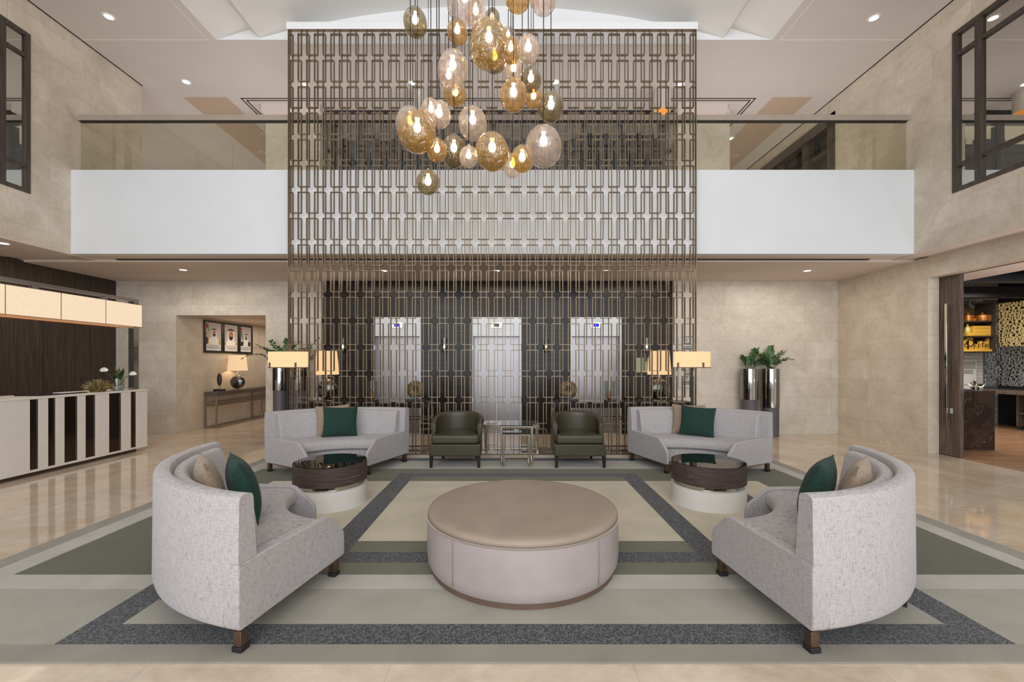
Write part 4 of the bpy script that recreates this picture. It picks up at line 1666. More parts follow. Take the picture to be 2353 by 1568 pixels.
def hurricane(label, x, y, z):
    t = thing('hurricane_vase', label, 'candle holder', (x, y, z), 0, 'glass candle holders on the consoles')
    b = MB()
    b.box(-0.09, -0.06, 0, 0.09, 0.06, 0.025)
    b.build('base', M['black'], t, 0.003, 2)
    b = MB()
    b.lathe([(0.03, 0.026), (0.08, 0.06), (0.085, 0.14), (0.095, 0.34), (0.091, 0.34), (0.081, 0.14), (0.076, 0.065), (0.03, 0.03)], 32)
    b.build('glass_cylinder', M['vaseglass'], t)
    b = MB()
    b.cyl(0, 0, 0.032, 0.17, 0.035, 20)
    b.build('candle', M['wax'], t)
    return t


hurricane('clear glass candle holder on the left console in front of the left lift', PX(855, 7.5), 7.5, KZ)
hurricane('clear glass candle holder on the right console in front of the right lift', PX(1401, 7.5), 7.5, KZ)

# ------------------------------------------------------------------ lifts, sconces and notices of the lift wall
names = ('left', 'middle', 'right')
for i, (a, c) in enumerate(lifts):
    x0, x1 = PX(a, YB), PX(c, YB)
    zh, zd = PZ(729, YB) - 0.004, PZ(773, YB)
    x0, x1 = x0 + 0.004, x1 - 0.004
    lab = ('brushed steel lift with blue display, behind the left disc sculpture',
           'brushed steel lift with dark display, in the middle behind the small glass tables',
           'brushed steel lift with blue display, behind the right glass candle holder')[i]
    t = thing('elevator', lab, 'elevator', ((x0 + x1) / 2, YB, 0), 0, 'lifts of the lobby wall')
    b = MB()
    b.box(x0, YB - 0.03, zd, x1, YB + 0.2, zh)
    b.build('header_panel', M['steelpanel'], t, world=True)
    b = MB()
    b.box(x0, YB - 0.028, 0, x0 + 0.03, YB + 0.2, zd)
    b.box(x1 - 0.03, YB - 0.028, 0, x1, YB + 0.2, zd)
    b.build('jamb', M['steelpanel'], t, world=True)
    xm = (x0 + x1) / 2
    for q0, q1 in ((x0 + 0.03, xm - 0.003), (xm + 0.003, x1 - 0.03)):
        b = MB()
        b.box(q0, YB + 0.16, 0.0, q1, YB + 0.2, zd)
        b.build('door_panel', M['steel'], t, world=True)
    b = MB()
    zc = (zh + zd) / 2 + 0.03
    b.box(xm - 0.115, YB - 0.045, zc - 0.06, xm + 0.115, YB - 0.03, zc + 0.06)
    d = b.build('display', M['chrome'], t, 0.004, 2, world=True)
    b = MB()
    b.box(xm - 0.06, YB - 0.05, zc - 0.035, xm + 0.06, YB - 0.044, zc + 0.035)
    b.build('display_glass', M['screen_blue'] if i != 1 else M['blackglass'], d, world=True)

for i, (px, lab) in enumerate(((788, 'black candle sconce on the dark lift wall, above the left table lamp side'),
                               (1021, 'black candle sconce on the dark lift wall, between the left and middle lifts'),
                               (1255, 'black candle sconce on the dark lift wall, between the middle and right lifts'),
                               (1486, 'black candle sconce on the dark lift wall, beside the right table lamp'))):
    ys = YB - 0.1
    t = thing('wall_sconce', lab, 'wall sconce', (PX(px, ys), YB - 0.02, PZ(830, ys)), 0, 'candle sconces on the lift wall')
    b = MB()
    b.box(-0.025, -0.03, 0.0, 0.025, 0.0, 0.20)
    b.box(-0.008, -0.09, 0.17, 0.008, -0.03, 0.19)
    b.build('bracket', M['black'], t, 0.002, 2)
    b = MB()
    b.lathe([(0.0001, 0.19), (0.075, 0.19), (0.075, 0.202), (0.028, 0.21), (0.028, 0.26), (0.0001, 0.262)], 24, 0, -0.085)
    b.build('drip_tray', M['black'], t)
    b = MB()
    b.lathe([(0.055, 0.21), (0.06, 0.48), (0.057, 0.48), (0.052, 0.21), (0.055, 0.21)], 24, 0, -0.085)
    b.build('glass_chimney', M['vaseglass'], t)
    b = MB()
    b.ellipsoid((0, -0.085, 0.30), 0.018, 0.018, 0.042, 12, 10)
    b.build('flame_bulb', M['flame'], t)

for px0, px1, lab in ((1462, 1473, 'narrow pale green notice on the dark lift wall'), (1476, 1492, 'wide pale green notice on the dark lift wall beside the narrow one')):
    y = YB - 0.022
    b = MB()
    b.box(PX(px0, y), y - 0.006, PZ(856, y), PX(px1, y), y, PZ(823, y))
    b.cur = 1
    for k in range(7):
        z = PZ(828 + k * 3.6, y)
        b.box(PX(px0 + 2, y), y - 0.008, z - 0.004, PX(px1 - 2 - (k * 37 % 4), y), y - 0.006, z + 0.004)
    tag(b.build('wall_notice', [M['greenpaper'], plain('faded_print', (120, 134, 110), 0.7, vary=0)], None, smooth=False), lab, 'notice', 'notices on the lift wall')

t = thing('floor_directory', 'tall frosted glass floor directory on the stone wall at the lattice right edge', 'sign', (PX(1575, YB), YB, PZ(890, YB)))
b = MB()
b.box(PX(1558, YB), YB - 0.025, PZ(891, YB), PX(1592, YB), YB - 0.012, PZ(774, YB))
b.build('glass_plate', M['signglass'], t, 0.002, 2, world=True)
l = t.location
for s, px, py, sz in (('21', 1575, 782, 0.085), ('1 - 13', 1577, 850, 0.075), ('12', 1575, 869, 0.085)):
    o = text_obj('lettering', s, M['ink'], (PX(px, YB) - l[0], -0.0275, PZ(py, YB) - l[2]), (pi / 2, 0, 0), sz, t, 0.001)
b = MB()
for py, w in ((774.5, 26), (789, 14), (791.5, 14), (797, 24), (800.5, 24), (803, 22), (858, 12), (861, 12), (877, 22), (880, 20), (883, 18)):
    b.box(PX(1577 - w / 2, YB), YB - 0.028, PZ(py + 0.8, YB), PX(1577 + w / 2, YB), YB - 0.0255, PZ(py - 0.6, YB))
b.build('small_print', M['ink'], t, smooth=False, world=True)

# ------------------------------------------------------------------ upstairs drum pendants seen through the screen
for px0, px1, py0, py1, lab in ((1502, 1540, 203, 258, 'cream cylinder pendant shade in the upper bar, behind the top right of the lattice'),
                                (952, 988, 203, 262, 'cream cylinder pendant shade in the upper bar, behind the globe cluster')):
    y = 8.6
    t = thing('drum_pendant', lab, 'pendant lamp', (PX((px0 + px1) / 2, y), y, PZ(py1, y)), 0, 'cylinder pendants of the upper bar')
    r = (px1 - px0) / 2 * y / F
    hgt = PZ(py0, y) - PZ(py1, y)
    b = MB()
    b.lathe([(r, 0), (r, hgt), (r - 0.004, hgt), (r - 0.004, 0), (r, 0)], 40)
    b.build('shade', M['porcelain'], t)
    b = MB()
    b.lathe([(0.0001, 0.02), (r - 0.006, 0.02)], 32)
    b.build('diffuser', M['orange_in'], t)
    b = MB()
    b.cyl(0, 0, hgt * 0.5, ZC - PZ(py1, y), 0.006, 8)
    b.build('cord', M['cable'], t)

# ------------------------------------------------------------------ reception
XD = -6.3


def DYp(px):
    return XD * F / (px - CX)


DB, DTOP = 0.06, 1.045
yE = DYp(338.5)
t = thing('reception_desk', 'white reception desk with dark bronze mirror stripes beside the dark wood wall', 'reception desk', (XD - 0.3, 5.6, 0))
b = MB()
b.box(XD - 0.65, 3.6, DB, XD - 0.03, yE - 0.01, DTOP - 0.035)
b.build('body', M['darkmirror'], t, world=True)
b = MB()
b.box(XD - 0.68, 3.6, DTOP - 0.028, XD + 0.006, yE, DTOP)
b.build('worktop', M['whitepanel'], t, 0.003, 2, world=True)
b = MB()
b.box(XD - 0.03, 3.6, DB, XD + 0.004, yE, DB + 0.03)
b.build('bottom_rail', M['whitepanel'], t, world=True)
b = MB()
b.box(XD - 0.6, 3.6, 0, XD - 0.09, yE - 0.12, DB)
b.build('kickplate', M['plinth'], t, world=True)
z0, z1 = DB + 0.03, DTOP - 0.028
whites = [(None, 69), (88, 111), (127.5, 148.5), (178, 197), (219, 251), (278.5, 301), (312.5, 338.5)]
darks = [(69, 86), (111, 126), (148.5, 176), (197, 217), (251, 276.5), (301, 311)]
strips = [(86, 88), (126, 127.5), (176, 178), (217, 219), (276.5, 278.5), (311, 312.5)]
for a, c in whites:
    b = MB()
    b.box(XD - 0.03, 3.6 if a is None else DYp(a), z0, XD, DYp(c), z1)
    b.build('white_panel', M['whitepanel'], t, 0.002, 2, world=True)
for a, c in darks:
    b = MB()
    b.box(XD - 0.03, DYp(a), z0, XD - 0.012, DYp(c), z1)
    b.build('mirror_panel', M['darkmirror'], t, world=True)
for a, c in strips:
    b = MB()
    b.box(XD - 0.03, DYp(a), z0, XD - 0.002, DYp(c), z1)
    b.build('metal_strip', M['bronzestrip'], t, world=True)

t = thing('canopy_lamp', 'long cream fabric box lamp on a metal gantry above the reception desk', 'canopy lamp', (-6.45, 7.36, DTOP))
XS0 = -6.25
ye = XS0 * F / (326 - CX)
zA, zB = PZ(702.5, ye), PZ(752, ye)
b = MB()
tw = 0.012
xb = XS0 - 0.36
b.box(XS0 - tw, 3.2, zB, XS0, ye, zA)
b.box(xb, 3.2, zB, xb + tw, ye, zA)
b.box(xb + tw, ye - tw, zB, XS0 - tw, ye, zA)
b.build('fabric_shade', M['shade_desk'], t, world=True)
b = MB()
b.box(xb + tw, 3.2, zB + 0.04, XS0 - tw, ye - tw, zB + 0.05)
b.build('diffuser', M['shade_niche'], t, world=True)
for px in (12, 140.5, 243):
    yy = XS0 * F / (px - CX)
    b = MB()
    b.box(XS0 - 0.002, yy - 0.004, zB, XS0 + 0.002, yy + 0.004, zA)
    b.build('seam', M['bronzestrip'], t, world=True)
b = MB()
b.box(XS0 - 0.004, 3.2, zB - 0.012, XS0 - 0.001, ye, zB)
b.box(xb, 3.2, zB - 0.012, xb + 0.003, ye, zB)
b.box(XS0 - 0.18, 3.2, zB - 0.012, XS0 - 0.175, ye, zB)
b.build('copper_rim', M['copper'], t, world=True)
b = MB()
XG = -6.43
zg = 2.585
b.box(XG - 0.03, 3.2, zg - 0.05, XG + 0.03, 7.5, zg)
b.box(XG - 0.02, 3.2, zA + 0.01, XG + 0.02, ye, zA + 0.03)
for px in (78, 238):
    yy = XG * F / (px - CX)
    b.box(XG - 0.025, yy - 0.04, zA + 0.0, XG + 0.025, yy + 0.04, zg - 0.05)
b.build('gantry', M['steel'], t, world=True)
b = MB()
b.box(XG - 0.06, 7.40, DTOP, XG + 0.03, 7.5, zg - 0.05)
b.build('post', M['smokechrome'], t, world=True)

# things on the desk
t = thing('flower_vase', 'clear glass vase of white anthuriums and greens on the reception desk', 'vase', (-6.42, 7.12, DTOP))
b = MB()
b.lathe([(0.0001, 0.004), (0.085, 0.004), (0.085, 0.20), (0.081, 0.20), (0.081, 0.01), (0.0001, 0.01)], 32)
b.build('glass_vase', M['vaseglass'], t)
b = MB()
rnd = random.Random(2)
for i in range(120):
    b.ellipsoid((rnd.uniform(-0.05, 0.05), rnd.uniform(-0.05, 0.05), rnd.uniform(0.02, 0.07)), 0.012, 0.012, 0.009, 6, 4)
o = b.build('pebble_fill', M['porcelain'], t)
o['kind'] = 'stuff'
st, lf = MB(), MB()
flowers = [((0.05, -0.30, 0.33), 0), ((0.10, 0.16, 0.26), 1)]
for tip, k in flowers:
    tip = Vector(tip)
    st.tube([(0, 0, 0.05), tuple(tip * 0.5 + Vector((0, 0, 0.08))), tuple(tip)], 0.005, 6)
    b = MB()
    vs = [tip]
    nn = 14
    for i in range(nn):
        a = 2 * pi * i / nn
        r_ = 0.052 * (1 - 0.25 * cos(a))
        vs.append(tip + Vector((0.02 + 0.02 * cos(a), r_ * cos(a), r_ * 0.62 * sin(a) + 0.02 * abs(sin(a)))))
    b.add(vs, [(0, 1 + i, 1 + (i + 1) % nn) for i in range(nn)])
    b.build('white_flower', M['petal'], t, angle=80)
for i in range(5):
    a = radians(200 + i * 38)
    d = Vector((0.4 * sin(a * 2), cos(a), 0)).normalized()
    top = Vector((0, 0, 0.12)) + d * (0.10 + 0.04 * (i % 3)) + Vector((0, 0, 0.16 + 0.05 * (i % 2)))
    st.tube([(0, 0, 0.05), (d.x * 0.03, d.y * 0.03, 0.2), tuple(top)], 0.004, 6)
    for k in range(5):
        leaf(lf, Vector((0, 0, 0.18)).lerp(top, k / 4), d * (1 if k % 2 else -1) + Vector((0, rnd.uniform(-1, 1), 0.5)), Vector((1, 0, 0.4)), 0.11, 0.05)
lf.build('leaf', M['leaf'], t, angle=60)
st.build('stem', M['stem'], t)

t = thing('dried_arrangement', 'bushy dried yellow moss arrangement on the reception desk left of the vase', 'dried plant', (-6.45, 6.82, DTOP))
b, tw_ = MB(), MB()
for i in range(420):
    a, e = rnd.uniform(0, 2 * pi), rnd.uniform(0.35, 1.5)
    L = rnd.uniform(0.12, 0.23)
    d = Vector((cos(a) * cos(e), sin(a) * cos(e), sin(e)))
    s_ = Vector((rnd.uniform(-0.05, 0.05), rnd.uniform(-0.07, 0.07), 0.005))
    (b if i % 5 else tw_).tube([s_, s_ + d * L * 0.6, s_ + d * L + Vector((0, 0, -0.02))], [0.004, 0.003, 0.0015], 4)
b.build('moss', M['moss'], t)
tw_.build('twig', M['twig'], t)

b = MB()
b.box(-6.78, 5.95, DTOP, -6.42, 6.62, DTOP + 0.015)
tag(b.build('desk_blotter', M['black'], None, 0.003, 2), 'flat black desk pad on the reception desk', 'desk pad')
b = MB()
b.box(-6.62, 6.3, DTOP + 0.0155, -6.45, 6.52, DTOP + 0.024)
tag(b.build('paper_stack', M['paper'], None, 0.001, 1), 'white sheets lying on the black desk pad', 'paper')

# ------------------------------------------------------------------ corridor: console, lamp, sculpture, portraits
XW = NX0
t = thing('console_table', 'grey wood console on a metal frame along the corridor wall below the portraits', 'console table', (XW + 0.15, 11.5, 0))
x0, x1, y0, y1, z = XW + 0.01, XW + 0.30, 10.03, 13.0, 0.83
b = MB()
b.box(x0, y0, z - 0.09, x1, y1, z)
b.build('table_top', wood('grey_oak', (86, 78, 76), (70, 63, 61), (110, 100, 97), 'y', 0.4), t, 0.003, 2, world=True)
q = 0.03
ml = plain('nickel_frame', (160, 150, 138), 0.3, 0.85, vary=0.03)
for y in (y0, 11.85, y1 - q):
    for x in (x0, x1 - q):
        b = MB()
        b.box(x, y, 0, x + q, y + q, z - 0.09)
        b.build('leg', ml, t, world=True)
for zz in (0.0, 0.50, 0.565):
    b = MB()
    b.box(x1 - q, y0 + q, zz, x1, y1 - q, zz + 0.022)
    b.box(x0, y0 + q, zz, x0 + q, y1 - q, zz + 0.022)
    for y in (y0,):
        b.box(x0 + q, y, zz, x1 - q, y + q, zz + 0.022)
    b.build('stretcher', ml, t, world=True)

yl = 10.9
tl = table_lamp('table lamp with black disc body and cream shade on the corridor console', XW + 0.232, yl, 0.83, PZ(852, yl), PZ(816.5, yl), 20.3 * yl / F, 17.2 * yl / F, M['shade_niche'], 'table lamps', 0.168)
tl.rotation_euler = (0, 0, radians(12))
t = thing('carved_sculpture', 'dark oval carving on a black block at the near end of the corridor console', 'sculpture', (XW + 0.18, 10.30, 0.83))
b = MB()
b.box(-0.11, -0.06, 0, 0.11, 0.06, 0.05)
b.build('black_block', M['black'], t, 0.003, 2)
b = MB()
b.cyl(-0.012, 0, 0.05, 0.15, 0.006, 8)
b.cyl(0.02, 0, 0.05, 0.15, 0.006, 8)
b.build('rod', M['chrome'], t)
b = MB()
b.ellipsoid((0.0, 0, 0.275), 0.058, 0.035, 0.148, 24, 18)
b.build('oval_carving', plain('dark_carved_wood', (44, 36, 31), 0.5, vary=0.2, vscale=25), t, angle=180)


skin = plain('print_skin', (176, 134, 108), 0.6, vary=0)
PM = [plain('print_background', (190, 180, 178), 0.6, vary=0), M['paper'], skin, M['ink'],
      plain('print_gold', (196, 160, 70), 0.6, vary=0), plain('print_red', (190, 40, 44), 0.6, vary=0),
      plain('print_green', (40, 120, 70), 0.6, vary=0), plain('print_white', (236, 234, 232), 0.6, vary=0), plain('print_grey', (150, 146, 148), 0.6, vary=0)]


def portrait(label, ya, yb, za, zb, style):
    """framed print on the corridor wall; u runs along +y, v up"""
    t = thing('framed_portrait', label, 'picture', (XW, (ya + yb) / 2, zb), 0, 'three framed portraits in the corridor')
    w, h = yb - ya, za - zb
    f = 0.05
    b = MB()
    for (u0, v0, u1, v1) in ((-w / 2, 0, w / 2, f), (-w / 2, h - f, w / 2, h), (-w / 2, f, -w / 2 + f, h - f), (w / 2 - f, f, w / 2, h - f)):
        b.box(0.0, u0, v0, 0.03, u1, v1)
    b.build('frame', M['black'], t)
    b = MB()
    b.cur = 1
    b.box(0.002, -w / 2 + f, f, 0.010, w / 2 - f, h - f)

    def poly(pts, mi, lay):
        b.cur = mi
        b.add([(0.0105 + 0.0006 * lay, u, v) for u, v in pts], [tuple(range(len(pts)))])

    def ell(cu, cv, ru, rv, mi, lay, a0=0, a1=360):
        poly([(cu + ru * cos(radians(a0 + (a1 - a0) * i / 20)), cv + rv * sin(radians(a0 + (a1 - a0) * i / 20))) for i in range(21 if a1 - a0 < 360 else 20)], mi, lay)
    pw = w / 2 - f - 0.025
    pb, pt = f + 0.155, h - f - 0.025
    poly([(-pw, pb), (pw, pb), (pw, pt), (-pw, pt)], 0, 0)
    s = {0: 1.02, 1: 1.5, 2: 0.86}[style]
    cu = {0: 0.02, 1: 0.0, 2: 0.02}[style]
    cv = {0: pb + 0.265, 1: pb + 0.25, 2: pb + 0.235}[style]
    hw_, hh = 0.062 * s, 0.082 * s
    # shoulders, robe and mantle
    poly([(-pw, pb), (pw, pb), (pw, pb + 0.10), (cu + 0.10 * s, cv - hh * 1.3), (cu - 0.10 * s, cv - hh * 1.3), (-pw, pb + 0.10)], 7, 2)
    if style == 0:
        poly([(-pw, pb), (-pw + 0.05, pb), (-pw + 0.06, pb + 0.14), (-pw, pb + 0.16)], 3, 3)
        poly([(-pw + 0.05, pb), (-pw + 0.085, pb), (-pw + 0.09, pb + 0.13), (-pw + 0.06, pb + 0.15)], 4, 4)
        poly([(pw - 0.075, pb), (pw, pb), (pw, pb + 0.12), (pw - 0.06, pb + 0.14)], 4, 3)
    if style == 1:
        poly([(-pw, pb), (-pw + 0.06, pb), (-pw + 0.05, pb + 0.09), (-pw, pb + 0.08)], 4, 3)
        poly([(pw - 0.06, pb), (pw, pb), (pw, pb + 0.08), (pw - 0.05, pb + 0.09)], 4, 3)
    if style == 2:
        poly([(-pw, pb), (-pw + 0.11, pb), (-pw + 0.13, pb + 0.12), (-pw, pb + 0.10)], 3, 3)
        poly([(pw - 0.12, pb), (pw, pb), (pw, pb + 0.10), (pw - 0.10, pb + 0.13)], 3, 3)
    # headscarf, headband, face, eyes, moustache and beard
    poly([(cu - hw_ * 1.5, cv - hh * 1.5), (cu + hw_ * 1.5, cv - hh * 1.5), (cu + hw_ * 1.35, cv + hh * 0.7), (cu + hw_ * 0.8, cv + hh * 1.25), (cu - hw_ * 0.8, cv + hh * 1.25), (cu - hw_ * 1.35, cv + hh * 0.7)], 7, 5)
    ell(cu, cv - 0.004, hw_, hh, 2, 6)
    poly([(cu - hw_ * 1.3, cv + hh * 0.75), (cu, cv + hh * 1.0), (cu + hw_ * 1.3, cv + hh * 0.75), (cu + hw_ * 1.2, cv + hh * 1.1), (cu, cv + hh * 1.32), (cu - hw_ * 1.2, cv + hh * 1.1)], 3, 7)
    ell(cu, cv - hh * 0.35, hw_ * 0.86, hh * 0.72, 3, 7, 180, 360)
    poly([(cu - hw_ * 0.5, cv - hh * 0.28), (cu + hw_ * 0.5, cv - hh * 0.28), (cu + hw_ * 0.4, cv - hh * 0.4), (cu - hw_ * 0.4, cv - hh * 0.4)], 3, 8)
    for sg in (-1, 1):
        ell(cu + sg * hw_ * 0.42, cv + hh * 0.15, hw_ * 0.18, hh * 0.07, 3, 8)
        poly([(cu + sg * hw_ * 0.15, cv + hh * 0.32), (cu + sg * hw_ * 0.7, cv + hh * 0.34), (cu + sg * hw_ * 0.7, cv + hh * 0.4), (cu + sg * hw_ * 0.15, cv + hh * 0.38)], 3, 8)
    poly([(cu - hw_ * 0.1, cv - hh * 0.15), (cu + hw_ * 0.1, cv - hh * 0.15), (cu, cv + hh * 0.2)], 4, 8)
    if style != 1:                                       # draped flag
        u0 = -pw
        poly([(u0, pt), (u0 + 0.065, pt), (u0 + 0.05, pt - 0.12), (u0, pt - 0.10)], 5, 1)
        if style == 0:
            poly([(u0 + 0.065, pt), (u0 + 0.10, pt - 0.16), (u0 + 0.085, pt - 0.2), (u0 + 0.05, pt - 0.08)], 6, 2)
            ell(u0 + 0.045, pt - 0.24, 0.032, 0.04, 4, 2)
        else:
            poly([(u0, pt - 0.10), (u0 + 0.06, pt - 0.1), (u0 + 0.10, pt - 0.3), (u0 + 0.05, pt - 0.26)], 6, 2)
            poly([(u0, pt - 0.12), (u0 + 0.03, pt - 0.2), (u0 + 0.02, pt - 0.36), (u0, pt - 0.36)], 8, 2)
    for k, (v, ww) in enumerate(((0.125, 0.9), (0.112, 0.6), (0.085, 0.95), (0.072, 0.9), (0.055, 0.5))):
        poly([(-pw * ww, f + v), (pw * ww, f + v), (pw * ww, f + v - 0.006), (-pw * ww, f + v - 0.006)], 3 if k in (0, 2, 3) else 8, 1)
    b.build('print', PM, t, smooth=False)
    return t


def YW(px):
    return XW * F / (px - CX)


ps = [467, 510.5, 547.5, 578.5]
zt_, zb_ = 2.49, 1.735
labs = ['framed portrait of a man in white headdress with a flag, nearest the reception',
        'framed portrait of a bearded man in white headdress without a flag, middle frame',
        'framed portrait of a man in white headdress in dark mantle, farthest along the corridor']
for i in range(3):
    portrait(labs[i], YW(ps[i]) + 0.004, YW(ps[i + 1]) - 0.004, zt_, zb_, i)

# ------------------------------------------------------------------ shop door and coffee shop
b = MB()
XDoor = 7.035
b.box(XDoor, 6.87, 0.01, XDoor + 0.06, 8.6, DZ + 0.06)
d = struct('door_1', b, M['leafwood'])
b = MB()
yh = XDoor * F / (2180.5 - CX)
b.box(XDoor - 0.055, yh - 0.02, PZ(978, yh), XDoor - 0.035, yh + 0.02, PZ(698, yh))
for zz in (PZ(960, yh), PZ(716, yh)):
    b.box(XDoor - 0.036, yh - 0.012, zz - 0.015, XDoor, yh + 0.012, zz + 0.015)
b.build('door_handle', M['chrome'], d, 0.003, 2)
b = MB()
b.box(XDoor - 0.02, yh - 0.07, PZ(950, yh), XDoor, yh - 0.03, PZ(938, yh))
b.build('door_lock', M['steelpanel'], d, 0.003, 2)
b = MB()
b.box(XDoor - 0.004, 2.5, DZ - 0.0, XDoor + 0.07, 7.2, DZ + 0.05)
struct('trim_door_track', b, M['frame_dark'])

SB = 10.8
b = MB()
b.box(7.12, 2.5, 2.92, 7.85, 14, 3.3)
struct('ceiling_shop_edge', b, M['soffit'])
b = MB()
b.box(7.85, 2.5, 3.5, 14, 14, 3.7)
struct('ceiling_shop', b, M['shopdark'])
b = MB()
b.box(7.12, SB, 0, 12.1, SB + 0.2, 3.5)
struct('wall_shop_brick', b, M['brick'])
b = MB()
b.box(12.0, 2.5, 0, 12.2, SB, 3.5)
struct('wall_shop_side', b, M['shopdark'])
# duct and beams
b = MB()
b.tube([(9.0, 8.0, 3.37), (9.0, 9.6, 3.37), (12.0, 9.6, 3.37)], 0.125, 20)
tag(b.build('air_duct', plain('duct_grey', (96, 104, 112), 0.5, 0.5)), 'round grey duct hanging under the dark shop ceiling', 'duct')
b = MB()
b.box(8.6, 10.0, 3.0, 12.0, 10.2, 3.25)
tag(b.build('ceiling_beam', M['shopdark']), 'dark beam crossing under the coffee shop ceiling', 'beam')
t = thing('ceiling_spotlight', 'small black spotlight clipped above the lit shop shelf', 'spotlight', (PX(2228, 10.2), 10.2, PZ(700, 10.2)))
b = MB()
b.cyl(0, 0, 0.03, 0.28, 0.012, 8)
b.build('arm', M['black'], t)
b = MB()
b.lathe([(0.02, 0.06), (0.04, 0.0), (0.07, -0.09), (0.062, -0.09), (0.035, 0.0), (0.02, 0.06)], 20)
o = b.build('lamp_head', M['black'], t)
o.rotation_euler = (radians(10), radians(-45), 0)

# marble counter
t = thing('marble_counter', 'brown veined marble counter behind the sliding door of the coffee shop', 'counter', (7.9, 7.9, 0))
b = MB()
b.box(7.4, 7.52, 0, PX(2286, 7.52), 8.4, 0.97)
b.build('counter_body', M['marble'], t, world=True)
b = MB()
b.box(7.4, 7.5, 0.97, PX(2288, 7.5), 8.42, 1.02)
b.build('counter_top', M['marble'], t, 0.003, 2, world=True)
t = thing('silver_foliage', 'silver leafy ornament on the marble counter', 'ornament', (PX(2240, 7.75), 7.75, 1.02))
b = MB()
b.lathe([(0.05, 0), (0.055, 0.05), (0.03, 0.055)], 20)
b.build('dish', M['smokechrome'], t)
b = MB()
rnd = random.Random(9)
for i in range(26):
    a, e = rnd.uniform(0, 2 * pi), rnd.uniform(0.2, 1.4)
    dvec = Vector((cos(a) * cos(e), sin(a) * cos(e), sin(e)))
    leaf(b, Vector((0, 0, 0.05)) + dvec * 0.04, dvec, Vector((0, -1, 0.3)), rnd.uniform(0.06, 0.11), 0.03)
b.build('silver_leaf', M['chrome'], t, angle=60)
b = MB()
b.box(PX(2209, 7.7), 7.6, 1.02, PX(2228, 7.7), 7.75, 1.035)
tag(b.build('tray', M['black'], None, 0.003, 2), 'flat black tray on the marble counter next to the silver ornament', 'tray')

# lit shelf unit
YSF = 10.35
sx0, sx1 = PX(2200, YSF), PX(2288, YSF)
sz = [PZ(808, YSF), PZ(772, YSF), PZ(737.5, YSF), PZ(697, YSF)]
t = thing('display_shelf', 'dark wall shelf lit yellow inside, seen through the shop door', 'shelf', ((sx0 + sx1) / 2, SB, sz[0]))
b = MB()
b.box(sx0, YSF, sz[0] - 0.03, sx0 + 0.05, SB, sz[3])
b.box(sx1 - 0.05, YSF, sz[0] - 0.03, sx1, SB, sz[3])
b.box(PX(2211, YSF) - 0.03, YSF, sz[0], PX(2211, YSF) + 0.02, SB, sz[3])
b.box(sx0, YSF, sz[3], sx1, SB, sz[3] + 0.04)
b.build('carcass', M['shelfdark'], t, world=True)
b = MB()
b.box(sx0 + 0.05, SB - 0.02, sz[0], sx1 - 0.05, SB, sz[3])
b.build('back_panel', plain('shelf_back', (96, 76, 44), 0.6), t, world=True)
for z in sz[:3]:
    b = MB()
    b.box(sx0 + 0.05, YSF, z - 0.03, sx1 - 0.05, SB - 0.02, z)
    b.build('shelf_board', M['shelfdark'], t, world=True)
    b = MB()
    b.box(sx0 + 0.06, SB - 0.04, z + 0.001, sx1 - 0.06, SB - 0.022, z + 0.02)
    b.build('light_strip', M['led'], t, world=True)


def pot(label, px, z, r, hgt):
    t = thing('copper_pot', label, 'pot', (PX(px, YSF + 0.18), YSF + 0.18, z), 0, 'copper pots on the top shelf')
    b = MB()
    b.lathe([(0.0001, 0), (r * 0.95, 0), (r, 0.02), (r, hgt), (r * 0.96, hgt), (r * 0.96, 0.02), (0.0001, 0.015)], 32)
    b.build('pot_body', M['copper'], t)
    b = MB()
    b.lathe([(r * 1.02, hgt), (r * 1.02, hgt + 0.012), (r * 0.5, hgt + 0.04), (0.02, hgt + 0.05), (0.02, hgt + 0.075), (0.0001, hgt + 0.076)], 32)
    b.build('lid', M['copper'], t)


pot('small copper pot on the top shelf beside the large one', 2224, sz[2], 0.10, 0.13)
pot('large wide copper pot on the top shelf', 2257, sz[2], 0.165, 0.13)
t = thing('glass_bottle', 'pale yellow bottle on the middle shelf beside the crate', 'bottle', (PX(2223, YSF + 0.15), YSF + 0.15, sz[1]))
b = MB()
b.lathe([(0.0001, 0.09), (0.05, 0.09), (0.052, 0.10), (0.052, 0.19), (0.02, 0.24), (0.018, 0.29), (0.0001, 0.292)], 20)
b.build('bottle_body', M['yellowish'], t)
b = MB()
b.box(-0.07, -0.06, 0, 0.07, 0.06, 0.088)
b.build('stand', M['crate'], t, 0.003, 2)
b = MB()
x0, x1 = PX(2234, YSF + 0.1), PX(2281, YSF + 0.1)
b.box(x0, YSF + 0.06, sz[1], x1, YSF + 0.3, sz[1] + 0.24)
o = b.build('wooden_crate', M['crate'], None, 0.012, 3)
tag(o, 'yellow wooden crate box on the middle shelf', 'crate')
